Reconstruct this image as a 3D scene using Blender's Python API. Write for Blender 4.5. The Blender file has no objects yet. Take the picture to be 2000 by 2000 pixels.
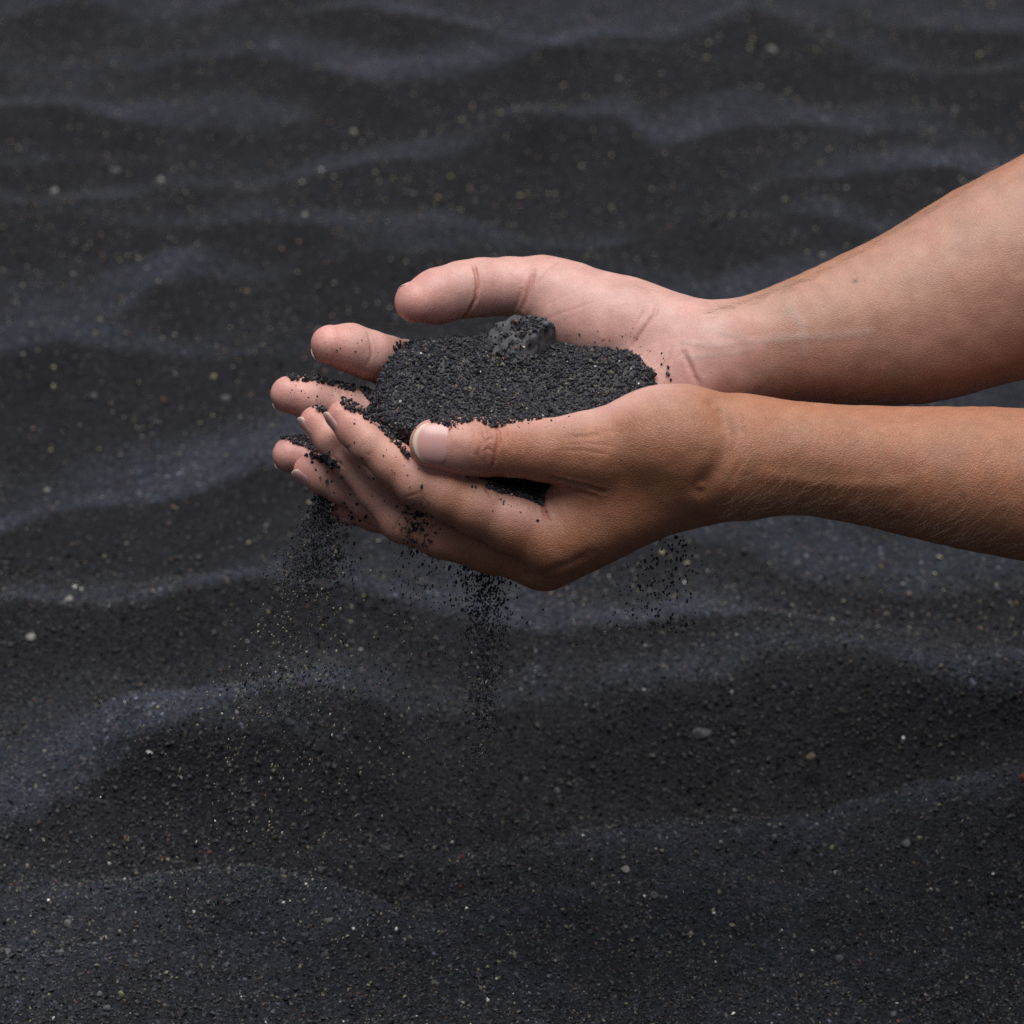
import bpy, math, random
import numpy as np
from mathutils import Vector
from mathutils.bvhtree import BVHTree

scene = bpy.context.scene
COL = scene.collection
rng = np.random.default_rng(7)
random.seed(7)

# ------------------------------------------------------------------ camera
D = 1.42                       # metres from the lens to the hands
PITCH = math.radians(30)
CENTRE_Z = 0.22                # height of the point in the middle of the picture
T = 0.2 / D                    # tangent of half the field of view
FWD = np.array([0, math.cos(PITCH), -math.sin(PITCH)])
UP = np.array([0, math.sin(PITCH), math.cos(PITCH)])
RIGHT = np.array([1.0, 0, 0])
CAM = np.array([0, -D * math.cos(PITCH), CENTRE_Z + D * math.sin(PITCH)])

cam_data = bpy.data.cameras.new("camera")
cam = bpy.data.objects.new("camera", cam_data)
COL.objects.link(cam)
cam.location = CAM
cam.rotation_euler = (math.pi / 2 - PITCH, 0, 0)
cam_data.sensor_width = 24.0
cam_data.sensor_height = 24.0
cam_data.lens = 12.0 / T
cam_data.clip_start = 0.05
cam_data.clip_end = 500
cam_data.dof.use_dof = True
cam_data.dof.focus_distance = D + 0.026
cam_data.dof.aperture_fstop = 9.0
cam_data.dof.aperture_blades = 0
scene.camera = cam

# ------------------------------------------------------------------ light
SUN_ELEV = math.radians(88)
SUN_AZ = math.radians(12)      # degrees to the left of straight behind the scene
world = bpy.data.worlds.new("World")
scene.world = world
world.use_nodes = True
wn = world.node_tree
for n in list(wn.nodes):
    wn.nodes.remove(n)
w_out = wn.nodes.new("ShaderNodeOutputWorld")
w_bg = wn.nodes.new("ShaderNodeBackground")
w_sky = wn.nodes.new("ShaderNodeTexSky")
w_sky.sky_type = 'NISHITA'
w_sky.sun_disc = False
w_sky.sun_elevation = SUN_ELEV
w_sky.sun_rotation = -SUN_AZ
w_sky.air_density = 1.0
w_sky.dust_density = 3.0
w_hs = wn.nodes.new("ShaderNodeHueSaturation")
w_hs.inputs["Saturation"].default_value = 0.32
w_bg.inputs["Strength"].default_value = 0.05
wn.links.new(w_sky.outputs[0], w_hs.inputs["Color"])
wn.links.new(w_hs.outputs[0], w_bg.inputs["Color"])
wn.links.new(w_bg.outputs[0], w_out.inputs["Surface"])

sun_data = bpy.data.lights.new("sun", 'SUN')
sun_data.energy = 5.0
sun_data.angle = math.radians(50)
sun_data.color = (1.0, 0.97, 0.93)
sun = bpy.data.objects.new("sun", sun_data)
COL.objects.link(sun)
sun_dir = Vector((-math.sin(SUN_AZ) * math.cos(SUN_ELEV), math.cos(SUN_AZ) * math.cos(SUN_ELEV), math.sin(SUN_ELEV)))
sun.rotation_euler = sun_dir.to_track_quat('Z', 'Y').to_euler()
sun.location = (0, 0, 4)

vs = scene.view_settings
vs.view_transform = 'Standard'
vs.look = 'None'
vs.gamma = 1.0
vs.use_curve_mapping = False
vs.exposure = -0.14
scene.cycles.use_denoising = False

# ------------------------------------------------------------------ helpers
def W(px, py, f=0.0):
    """Point seen at (px, py) of the 2000 px photograph, f millimetres behind the focal plane."""
    d = D + f * 0.001
    return CAM + d * (FWD + RIGHT * ((px - 1000) / 1000 * T) - UP * ((py - 1000) / 1000 * T))

def ray(px, py):
    v = FWD + RIGHT * ((px - 1000) / 1000 * T) - UP * ((py - 1000) / 1000 * T)
    return v / np.linalg.norm(v)

def RM(r, f=0.0):
    return r * 0.0002 * (D + f * 0.001) / D

def project(P):
    """World points -> picture coordinates of the 2000 px photograph."""
    q = P - CAM
    z = q @ FWD
    return 1000 + (q @ RIGHT) / z / T * 1000, 1000 - (q @ UP) / z / T * 1000

def view_vec(r, d, t):
    """Direction given as right, down, towards the lens."""
    v = RIGHT * r - UP * d - FWD * t
    return v / np.linalg.norm(v)

def smooth(a, b, x):
    t = np.clip((x - a) / (b - a), 0, 1)
    return t * t * (3 - 2 * t)

def make_mesh(name, verts, faces, mat=None, shade_smooth=True, colors=None, attrs=None):
    me = bpy.data.meshes.new(name)
    verts = np.asarray(verts, dtype=np.float32)
    faces = np.asarray(faces, dtype=np.int32)
    k = faces.shape[1]
    me.vertices.add(len(verts))
    me.vertices.foreach_set("co", verts.ravel())
    me.loops.add(faces.size)
    me.loops.foreach_set("vertex_index", faces.ravel())
    me.polygons.add(len(faces))
    me.polygons.foreach_set("loop_start", np.arange(0, faces.size, k, dtype=np.int32))
    me.polygons.foreach_set("loop_total", np.full(len(faces), k, dtype=np.int32))
    me.polygons.foreach_set("use_smooth", np.full(len(faces), shade_smooth, dtype=bool))
    me.update(calc_edges=True)
    me.validate()
    if colors is not None:
        a = me.color_attributes.new("tint", 'FLOAT_COLOR', 'POINT')
        c = np.ones((len(verts), 4), dtype=np.float32)
        c[:, :3] = colors
        a.data.foreach_set("color", c.ravel())
    for nm, val in (attrs or {}).items():
        a = me.attributes.new(nm, 'FLOAT', 'POINT')
        a.data.foreach_set("value", np.asarray(val, dtype=np.float32))
    if mat is not None:
        me.materials.append(mat)
    return me

def link(name, me, parent=None, **props):
    o = bpy.data.objects.new(name, me)
    COL.objects.link(o)
    if parent is not None:
        o.parent = parent
    for k, v in props.items():
        o[k] = v
    return o

_lat = {}
def vnoise(P, scale, seed=0):
    """Smooth value noise in -1..1 for 2-D or 3-D points."""
    dim = P.shape[1]
    key = (dim, seed)
    if key not in _lat:
        _lat[key] = np.random.default_rng(100 + seed).uniform(-1, 1, (64,) * dim).astype(np.float32)
    L = _lat[key]
    q = P / scale
    i = np.floor(q).astype(int)
    f = q - i
    f = f * f * (3 - 2 * f)
    out = np.zeros(len(P))
    for c in range(2 ** dim):
        w = np.ones(len(P))
        idx = []
        for k in range(dim):
            b = (c >> k) & 1
            w = w * (f[:, k] if b else 1 - f[:, k])
            idx.append((i[:, k] + b) % 64)
        out += w * L[tuple(idx)]
    return out

def fbm(P, scale, octaves=4, seed=0, gain=0.5):
    s, a = np.zeros(len(P)), 1.0
    for o in range(octaves):
        s += a * vnoise(P + 3.7 * o * scale, scale / 2 ** o, seed + o)
        a *= gain
    return s

# ------------------------------------------------------------------ materials
def nodes_of(name):
    m = bpy.data.materials.new(name)
    m.use_nodes = True
    nt = m.node_tree
    b = nt.nodes["Principled BSDF"]
    return m, nt, b

def N(nt, kind, **kw):
    n = nt.nodes.new(kind)
    for k, v in kw.items():
        setattr(n, k, v)
    return n

def skin_material():
    m, nt, b = nodes_of("skin")
    L = nt.links.new
    tint = N(nt, "ShaderNodeAttribute", attribute_name="tint")
    tc = N(nt, "ShaderNodeTexCoord")
    mott = N(nt, "ShaderNodeTexNoise")
    mott.inputs["Scale"].default_value = 130
    mott.inputs["Detail"].default_value = 5
    L(tc.outputs["Object"], mott.inputs["Vector"])
    ramp = N(nt, "ShaderNodeValToRGB")
    ramp.color_ramp.elements[0].position = 0.3
    ramp.color_ramp.elements[0].color = (0.93, 0.87, 0.86, 1)
    ramp.color_ramp.elements[1].position = 0.7
    ramp.color_ramp.elements[1].color = (1.1, 1.1, 1.1, 1)
    L(mott.outputs["Fac"], ramp.inputs["Fac"])
    mul = N(nt, "ShaderNodeMix", data_type='RGBA', blend_type='MULTIPLY')
    mul.inputs[0].default_value = 1.0
    L(tint.outputs["Color"], mul.inputs[6])
    L(ramp.outputs["Color"], mul.inputs[7])
    fine = N(nt, "ShaderNodeTexNoise")
    fine.inputs["Scale"].default_value = 900
    fine.inputs["Detail"].default_value = 3
    L(tc.outputs["Object"], fine.inputs["Vector"])
    r2 = N(nt, "ShaderNodeMapRange")
    r2.inputs["From Min"].default_value = 0.25
    r2.inputs["From Max"].default_value = 0.75
    r2.inputs["To Min"].default_value = 0.9
    r2.inputs["To Max"].default_value = 1.08
    L(fine.outputs["Fac"], r2.inputs["Value"])
    mul2 = N(nt, "ShaderNodeMix", data_type='RGBA', blend_type='MULTIPLY')
    mul2.inputs[0].default_value = 1.0
    L(mul.outputs[2], mul2.inputs[6])
    L(r2.outputs["Result"], mul2.inputs[7])
    L(mul2.outputs[2], b.inputs["Base Color"])
    b.inputs["Roughness"].default_value = 0.52
    b.inputs["Specular IOR Level"].default_value = 0.45
    b.inputs["Subsurface Weight"].default_value = 0.22
    b.inputs["Subsurface Radius"].default_value = (1.0, 0.36, 0.2)
    b.inputs["Subsurface Scale"].default_value = 0.003
    # skin grain: stretched cells plus a fine noise
    mp = N(nt, "ShaderNodeMapping")
    mp.inputs["Rotation"].default_value = (0.3, 0.5, 0.9)
    mp.inputs["Scale"].default_value = (1.0, 1.9, 1.3)
    L(tc.outputs["Object"], mp.inputs["Vector"])
    vor = N(nt, "ShaderNodeTexVoronoi", feature='DISTANCE_TO_EDGE')
    vor.inputs["Scale"].default_value = 820
    L(mp.outputs["Vector"], vor.inputs["Vector"])
    vr = N(nt, "ShaderNodeMapRange")
    vr.inputs["From Max"].default_value = 0.22
    L(vor.outputs["Distance"], vr.inputs["Value"])
    add = N(nt, "ShaderNodeMath", operation='MULTIPLY_ADD')
    add.inputs[1].default_value = 0.6
    L(fine.outputs["Fac"], add.inputs[0])
    L(vr.outputs["Result"], add.inputs[2])
    bump = N(nt, "ShaderNodeBump")
    bump.inputs["Strength"].default_value = 0.30
    bump.inputs["Distance"].default_value = 0.00035
    L(add.outputs[0], bump.inputs["Height"])
    leather = N(nt, "ShaderNodeAttribute", attribute_name="leather")
    st = N(nt, "ShaderNodeMath", operation='MULTIPLY_ADD')
    st.inputs[1].default_value = 0.22
    st.inputs[2].default_value = 0.14
    L(leather.outputs["Fac"], st.inputs[0])
    L(st.outputs[0], bump.inputs["Strength"])
    L(bump.outputs["Normal"], b.inputs["Normal"])
    return m

def nail_material():
    m, nt, b = nodes_of("fingernail")
    tint = N(nt, "ShaderNodeAttribute", attribute_name="tint")
    nt.links.new(tint.outputs["Color"], b.inputs["Base Color"])
    b.inputs["Roughness"].default_value = 0.36
    b.inputs["Subsurface Weight"].default_value = 0.1
    b.inputs["Subsurface Scale"].default_value = 0.002
    b.inputs["Coat Weight"].default_value = 0.1
    return m

def grain_material(name):
    m, nt, b = nodes_of(name)
    L = nt.links.new
    tint = N(nt, "ShaderNodeAttribute", attribute_name="tint")
    tc = N(nt, "ShaderNodeTexCoord")
    no = N(nt, "ShaderNodeTexNoise")
    no.inputs["Scale"].default_value = 1800
    no.inputs["Detail"].default_value = 2
    L(tc.outputs["Object"], no.inputs["Vector"])
    r = N(nt, "ShaderNodeMapRange")
    r.inputs["To Min"].default_value = 0.6
    r.inputs["To Max"].default_value = 1.4
    L(no.outputs["Fac"], r.inputs["Value"])
    mul = N(nt, "ShaderNodeMix", data_type='RGBA', blend_type='MULTIPLY')
    mul.inputs[0].default_value = 1.0
    L(tint.outputs["Color"], mul.inputs[6])
    L(r.outputs["Result"], mul.inputs[7])
    L(mul.outputs[2], b.inputs["Base Color"])
    b.inputs["Roughness"].default_value = 0.62
    b.inputs["Specular IOR Level"].default_value = 0.4
    bump = N(nt, "ShaderNodeBump")
    bump.inputs["Strength"].default_value = 0.4
    bump.inputs["Distance"].default_value = 0.0002
    L(no.outputs["Fac"], bump.inputs["Height"])
    L(bump.outputs["Normal"], b.inputs["Normal"])
    return m

def ground_material():
    m, nt, b = nodes_of("black_sand")
    L = nt.links.new
    tc = N(nt, "ShaderNodeTexCoord")
    dust_shade = N(nt, "ShaderNodeAttribute", attribute_name="dust_shade")  # fine-sand sorting with ripple light and shade painted in
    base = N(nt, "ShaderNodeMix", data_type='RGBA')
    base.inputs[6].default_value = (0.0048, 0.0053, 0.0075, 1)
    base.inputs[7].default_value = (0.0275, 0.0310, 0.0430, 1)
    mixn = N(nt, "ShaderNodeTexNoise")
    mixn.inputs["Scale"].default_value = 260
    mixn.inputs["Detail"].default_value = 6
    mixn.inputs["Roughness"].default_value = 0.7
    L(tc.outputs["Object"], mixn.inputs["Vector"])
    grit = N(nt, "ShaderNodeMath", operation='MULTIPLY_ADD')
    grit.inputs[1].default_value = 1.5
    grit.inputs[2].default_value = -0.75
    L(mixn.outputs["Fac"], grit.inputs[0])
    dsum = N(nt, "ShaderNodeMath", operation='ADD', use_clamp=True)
    L(dust_shade.outputs["Fac"], dsum.inputs[0])
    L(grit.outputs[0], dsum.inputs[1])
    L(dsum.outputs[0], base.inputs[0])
    vor = N(nt, "ShaderNodeTexVoronoi")
    vor.inputs["Scale"].default_value = 700
    L(tc.outputs["Object"], vor.inputs["Vector"])
    sep = N(nt, "ShaderNodeSeparateColor")
    L(vor.outputs["Color"], sep.inputs[0])
    ramp = N(nt, "ShaderNodeValToRGB")
    e = ramp.color_ramp.elements
    ramp.color_ramp.interpolation = 'CONSTANT'
    e[0].position, e[0].color = 0.0, (0.55, 0.55, 0.6, 1)
    e[1].position, e[1].color = 0.3, (0.85, 0.85, 0.88, 1)
    for p, c in ((0.6, (1.1, 1.1, 1.15, 1)), (0.86, (1.6, 1.55, 1.5, 1)), (0.955, (3.2, 3.0, 2.4, 1)), (0.985, (3.0, 1.8, 1.5, 1)), (0.993, (6, 6, 6, 1))):
        el = e.new(p)
        el.color = c
    L(sep.outputs[0], ramp.inputs["Fac"])
    mul = N(nt, "ShaderNodeMix", data_type='RGBA', blend_type='MULTIPLY')
    mul.inputs[0].default_value = 1.0
    L(base.outputs[2], mul.inputs[6])
    L(ramp.outputs["Color"], mul.inputs[7])
    big = N(nt, "ShaderNodeTexNoise")
    big.inputs["Scale"].default_value = 45
    big.inputs["Detail"].default_value = 5
    L(tc.outputs["Object"], big.inputs["Vector"])
    r = N(nt, "ShaderNodeMapRange")
    r.inputs["From Min"].default_value = 0.3
    r.inputs["From Max"].default_value = 0.7
    r.inputs["To Min"].default_value = 0.78
    r.inputs["To Max"].default_value = 1.22
    L(big.outputs["Fac"], r.inputs["Value"])
    mul2 = N(nt, "ShaderNodeMix", data_type='RGBA', blend_type='MULTIPLY')
    mul2.inputs[0].default_value = 1.0
    L(mul.outputs[2], mul2.inputs[6])
    L(r.outputs["Result"], mul2.inputs[7])
    L(mul2.outputs[2], b.inputs["Base Color"])
    b.inputs["Roughness"].default_value = 0.8
    b.inputs["Specular IOR Level"].default_value = 0.2
    bump = N(nt, "ShaderNodeBump", invert=True)
    bump.inputs["Strength"].default_value = 0.9
    bump.inputs["Distance"].default_value = 0.0007
    L(vor.outputs["Distance"], bump.inputs["Height"])
    bump2 = N(nt, "ShaderNodeBump")
    bump2.inputs["Strength"].default_value = 0.5
    bump2.inputs["Distance"].default_value = 0.004
    n3 = N(nt, "ShaderNodeTexNoise")
    n3.inputs["Scale"].default_value = 160
    n3.inputs["Detail"].default_value = 4
    L(tc.outputs["Object"], n3.inputs["Vector"])
    L(n3.outputs["Fac"], bump2.inputs["Height"])
    L(bump2.outputs["Normal"], bump.inputs["Normal"])
    L(bump.outputs["Normal"], b.inputs["Normal"])
    return m

def stone_material(name, c1, c2, scale):
    m, nt, b = nodes_of(name)
    L = nt.links.new
    tc = N(nt, "ShaderNodeTexCoord")
    no = N(nt, "ShaderNodeTexNoise")
    no.inputs["Scale"].default_value = scale
    no.inputs["Detail"].default_value = 6
    L(tc.outputs["Object"], no.inputs["Vector"])
    ramp = N(nt, "ShaderNodeValToRGB")
    ramp.color_ramp.elements[0].position = 0.35
    ramp.color_ramp.elements[0].color = (*c1, 1)
    ramp.color_ramp.elements[1].position = 0.68
    ramp.color_ramp.elements[1].color = (*c2, 1)
    L(no.outputs["Fac"], ramp.inputs["Fac"])
    L(ramp.outputs["Color"], b.inputs["Base Color"])
    b.inputs["Roughness"].default_value = 0.85
    vor = N(nt, "ShaderNodeTexVoronoi")
    vor.inputs["Scale"].default_value = scale * 4
    L(tc.outputs["Object"], vor.inputs["Vector"])
    mr = N(nt, "ShaderNodeMapRange")
    mr.inputs["From Max"].default_value = 0.35
    L(vor.outputs["Distance"], mr.inputs["Value"])
    bump = N(nt, "ShaderNodeBump")
    bump.inputs["Strength"].default_value = 0.7
    bump.inputs["Distance"].default_value = 0.0005
    L(mr.outputs["Result"], bump.inputs["Height"])
    L(bump.outputs["Normal"], b.inputs["Normal"])
    return m

M_SKIN = skin_material()
M_NAIL = nail_material()
M_GRAIN = grain_material("sand_grains")
M_GROUND = ground_material()

# ------------------------------------------------------------------ ground: rippled black sand
def ground_pt(px, py):
    d = ray(px, py)
    return CAM + d * (-CAM[2] / d[2])

# crest lines of the ripples: (points in the photograph, height mm, near width mm, far width mm, fine-sand tone plus painted light)
CRESTS = [
    ([(0, 1609), (52, 1593), (129, 1562), (207, 1540), (310, 1520), (414, 1500), (560, 1480)], 11, 30, 90, 1.0),
    ([(330, 1490), (500, 1425), (650, 1368), (800, 1345), (950, 1345), (1103, 1355), (1207, 1342), (1330, 1345), (1414, 1343), (1492, 1309), (1595, 1304), (1725, 1319), (1802, 1345), (1906, 1371), (2000, 1381), (2150, 1390)], 22, 60, 50, 0.9),
    ([(0, 1183), (145, 1176), (254, 1169), (326, 1158), (399, 1149), (471, 1143), (543, 1136), (700, 1150), (850, 1190), (1000, 1220), (1103, 1226), (1207, 1228), (1290, 1218)], 10, 40, 60, 0.8),
    ([(1000, 1648), (1130, 1614), (1259, 1600), (1414, 1606), (1517, 1612), (1595, 1606), (1647, 1585), (1776, 1573), (2000, 1552), (2150, 1545)], 13, 48, 18, 0.88),
    ([(240, 1765), (310, 1752), (440, 1740), (569, 1752), (680, 1790), (776, 1825)], 15, 75, 24, 0.5),
    ([(776, 1835), (1000, 1780), (1155, 1746), (1362, 1722), (1500, 1735)], 4, 40, 30, 0.4),
    ([(0, 1027), (54, 1002), (109, 984), (163, 971), (254, 966), (326, 962), (399, 951), (453, 937), (525, 911), (640, 900), (800, 930)], 11, 40, 70, 1.0),
    ([(0, 727), (91, 723), (145, 716), (254, 712), (326, 718), (399, 714), (471, 698), (580, 694), (800, 690)], 10, 50, 60, 0.8),
    ([(120, 660), (233, 621), (290, 585), (414, 554), (518, 543), (621, 538), (776, 528), (900, 520)], 13, 70, 60, 0.8),
    ([(0, 440), (155, 432), (331, 445), (543, 466), (621, 487), (725, 497), (828, 487)], 8, 34, 50, 0.8),
    ([(0, 393), (104, 398), (233, 383), (336, 357), (518, 367), (595, 357), (725, 342), (854, 321), (1000, 295), (1078, 269), (1171, 243), (1223, 254), (1285, 290), (1362, 280), (1466, 254), (1569, 254), (1700, 262)], 15, 75, 55, 0.9),
    ([(0, 223), (104, 228), (207, 248), (311, 241), (492, 223), (621, 199), (725, 192), (802, 202), (880, 238), (1000, 248)], 13, 55, 45, 0.9),
    ([(0, 119), (129, 129), (233, 119), (336, 124), (466, 114), (569, 129), (647, 145), (751, 171), (880, 160)], 12, 45, 55, 0.9),
    ([(150, 10), (233, 16), (311, 31), (388, 26), (518, 10), (620, 0)], 13, 60, 50, 0.8),
    ([(740, 50), (776, 57), (906, 78), (1000, 109), (1060, 118)], 10, 45, 50, 0.8),
    ([(1000, 145), (1078, 124), (1181, 93), (1311, 67), (1466, 62), (1569, 78), (1647, 104), (1725, 124)], 13, 50, 60, 0.8),
    ([(1285, 135), (1466, 124), (1621, 135), (1725, 150), (1828, 140), (1906, 124), (2000, 124), (2100, 130)], 11, 65, 25, 0.9),
    ([(1400, 420), (1440, 393), (1492, 362), (1595, 352), (1700, 356), (1900, 345)], 12, 60, 60, 0.7),
    ([(900, 470), (1000, 466), (1155, 461), (1285, 445), (1518, 440), (1621, 440), (1699, 455), (1800, 470)], 10, 45, 50, 0.9),
    ([(1360, 610), (1500, 585), (1700, 560), (2000, 520)], 10, 50, 60, 0.7),
    ([(1250, 1010), (1450, 1050), (1600, 1100), (1800, 1120), (2000, 1105), (2100, 1100)], 6, 50, 50, 0.4),
    ([(1380, 1215), (1517, 1235), (1621, 1228), (1800, 1222), (2000, 1230)], 4, 30, 40, 0.6),
    ([(1500, 40), (1700, 20), (1850, 40), (2000, 55)], 10, 50, 50, 0.7),
    ([(-200, 300), (-80, 305), (60, 312), (200, 306), (330, 296)], 5, 40, 40, 0.5),
]
# broad hollows and mounds: (px, py, half width m, half depth m, height mm, sand tone with hollow shade painted in)
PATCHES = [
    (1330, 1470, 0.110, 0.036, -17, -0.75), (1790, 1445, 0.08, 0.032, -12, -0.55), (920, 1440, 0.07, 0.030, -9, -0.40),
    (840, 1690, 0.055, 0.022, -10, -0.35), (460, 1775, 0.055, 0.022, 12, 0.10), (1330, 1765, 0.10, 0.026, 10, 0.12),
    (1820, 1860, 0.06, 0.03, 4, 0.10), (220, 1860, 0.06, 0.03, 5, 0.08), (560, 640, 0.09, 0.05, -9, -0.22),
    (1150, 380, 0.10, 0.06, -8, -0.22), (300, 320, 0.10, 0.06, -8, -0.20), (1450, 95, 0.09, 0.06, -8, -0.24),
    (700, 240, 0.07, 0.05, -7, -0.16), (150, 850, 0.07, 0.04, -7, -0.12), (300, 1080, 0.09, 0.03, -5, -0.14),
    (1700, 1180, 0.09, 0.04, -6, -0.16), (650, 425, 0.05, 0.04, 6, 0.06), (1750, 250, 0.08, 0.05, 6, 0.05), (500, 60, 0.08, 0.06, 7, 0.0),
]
PG = [(*ground_pt(a, b)[:2], w, d, h * 0.001, du) for a, b, w, d, h, du in PATCHES]
CR = []
for pts, h, wn_, wf, du in CRESTS:
    g = np.array([ground_pt(*p) for p in pts])
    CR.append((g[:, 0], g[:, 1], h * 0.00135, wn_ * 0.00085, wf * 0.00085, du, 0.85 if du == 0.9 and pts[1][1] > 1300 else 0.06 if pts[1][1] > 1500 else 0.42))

def ground_h(x, y):
    x = np.asarray(x, float)
    y = np.asarray(y, float)
    P = np.stack([x.ravel(), y.ravel()], 1)
    wob = (fbm(P, 0.09, 3, 1) * 0.006).reshape(x.shape)
    z = np.zeros_like(x)
    dust_shade = np.zeros_like(x)
    for cx, cy, h, wn_, wf, du, dk in CR:
        yc = np.interp(x, cx, cy)
        end = np.maximum(np.maximum(cx[0] - x, x - cx[-1]), 0)
        a = np.exp(-(end / 0.05) ** 2)
        a = a * np.clip(0.80 + 0.65 * fbm(P + cy[0] * 7.0, 0.10, 2, 50), 0.2, 1.3).reshape(x.shape)
        s = yc - (y + wob)                     # positive towards the lens
        near = 1 / (1 + np.maximum(s, 0) ** 2.2 / wn_ ** 2.2)
        far = np.exp(-(np.minimum(s, 0) / wf) ** 2)
        prof = np.where(s > 0, near * np.exp(-np.maximum(s, 0) / (wn_ * 3)), far)
        z += a * h * prof
        dust_shade += a * du * (0.62 - 0.14 * (cy.mean() > 0.45)) * np.where(s > 0, np.exp(-(s / (0.018 if du == 0.88 else 0.007)) ** 2), np.exp(-(s / (wf * 0.9)) ** 2))  # crests paler: fine sand plus painted light
        dust_shade -= a * dk * np.where(s > 0, smooth(0.004, 0.014, s) * np.exp(-(s / (wn_ * 1.7)) ** 3), 0)  # near slopes darker: coarse grains plus painted shade
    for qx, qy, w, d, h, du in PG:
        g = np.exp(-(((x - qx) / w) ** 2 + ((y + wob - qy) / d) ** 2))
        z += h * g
        dust_shade += du * g  # painted shade deepens the hollows, mounds slightly paler
    far_field = smooth(0.75, 1.4, np.hypot(x, y - 0.4))
    z = z * (1 - far_field) + far_field * (0.012 + (fbm(P, 0.35, 3, 9) * 0.016).reshape(x.shape))
    z += (fbm(P, 0.13, 3, 20) * 0.0062 + fbm(P, 0.05, 3, 26) * 0.0022 + fbm(P, 0.022, 3, 30) * 0.0010).reshape(x.shape)
    dust_shade += 0.30 + (fbm(P, 0.05, 3, 33) * 0.10).reshape(x.shape)
    return z - 0.010, np.clip(dust_shade, 0, 1)

def axis_steps(lo, hi, step, far):
    a = list(np.arange(lo, hi + step / 2, step))
    s, v = step, a[-1]
    while v < far:
        s *= 1.35
        v += s
        a.append(v)
    s, v = step, a[0]
    while v > -far:
        s *= 1.35
        v -= s
        a.insert(0, v)
    return np.array(a)

gx = axis_steps(-0.48, 0.48, 0.0045, 120)
gy = axis_steps(-0.25, 1.25, 0.0035, 120)
GX, GY = np.meshgrid(gx, gy)
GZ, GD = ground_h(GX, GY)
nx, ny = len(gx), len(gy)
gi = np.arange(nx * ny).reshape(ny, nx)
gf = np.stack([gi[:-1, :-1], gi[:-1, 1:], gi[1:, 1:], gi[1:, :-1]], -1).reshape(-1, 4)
me = make_mesh("ground", np.stack([GX, GY, GZ], -1).reshape(-1, 3), gf, M_GROUND, True, attrs={"dust_shade": GD.ravel()})
link("ground", me, kind="structure", label="rippled black volcanic sand beach")

# ------------------------------------------------------------------ grains as joined geometry
def grain_variants(kind, n=6):
    out = []
    r = np.random.default_rng(55)
    if kind == 'octa':
        v = np.array([[1, 0, 0], [-1, 0, 0], [0, 1, 0], [0, -1, 0], [0, 0, 1], [0, 0, -1]], float)
        f = np.array([[0, 2, 4], [2, 1, 4], [1, 3, 4], [3, 0, 4], [2, 0, 5], [1, 2, 5], [3, 1, 5], [0, 3, 5]])
    else:
        p = (1 + 5 ** 0.5) / 2
        v = np.array([[-1, p, 0], [1, p, 0], [-1, -p, 0], [1, -p, 0], [0, -1, p], [0, 1, p], [0, -1, -p], [0, 1, -p], [p, 0, -1], [p, 0, 1], [-p, 0, -1], [-p, 0, 1]], float)
        v /= np.linalg.norm(v[0])
        f = np.array([[0, 11, 5], [0, 5, 1], [0, 1, 7], [0, 7, 10], [0, 10, 11], [1, 5, 9], [5, 11, 4], [11, 10, 2], [10, 7, 6], [7, 1, 8], [3, 9, 4], [3, 4, 2], [3, 2, 6], [3, 6, 8], [3, 8, 9], [4, 9, 5], [2, 4, 11], [6, 2, 10], [8, 6, 7], [9, 8, 1]])
    for _ in range(n):
        vv = v * r.uniform(0.72, 1.22, (len(v), 1)) + r.normal(0, 0.1, v.shape)
        out.append(vv)
    return np.array(out), f

def rand_rot(n, r):
    q = r.normal(size=(n, 4))
    q /= np.linalg.norm(q, axis=1, keepdims=True)
    w, x, y, z = q.T
    R = np.empty((n, 3, 3))
    R[:, 0] = np.stack([1 - 2 * (y * y + z * z), 2 * (x * y - z * w), 2 * (x * z + y * w)], 1)
    R[:, 1] = np.stack([2 * (x * y + z * w), 1 - 2 * (x * x + z * z), 2 * (y * z - x * w)], 1)
    R[:, 2] = np.stack([2 * (x * z - y * w), 2 * (y * z + x * w), 1 - 2 * (x * x + y * y)], 1)
    return R

def grain_colors(n, r, light=1.0):
    u = r.uniform(size=n)
    v = r.uniform(0.42, 1.75, n)[:, None]
    c = np.array([0.0170, 0.0190, 0.0265]) * v
    def put(lo, hi, col, jit=0.25):
        k = (u > lo) & (u <= hi)
        c[k] = np.array(col) * r.uniform(1 - jit, 1 + jit, (k.sum(), 1))
    put(0.62, 0.62 + 0.16, (0.044, 0.047, 0.059))
    put(0.80, 0.80 + 0.05 * light, (0.10, 0.092, 0.076))
    put(0.86, 0.86 + 0.022 * light, (0.17, 0.155, 0.105))
    put(0.90, 0.90 + 0.014 * light, (0.105, 0.052, 0.040))
    put(0.93, 0.93 + 0.004 * light, (0.55, 0.54, 0.52))
    return c

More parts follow.
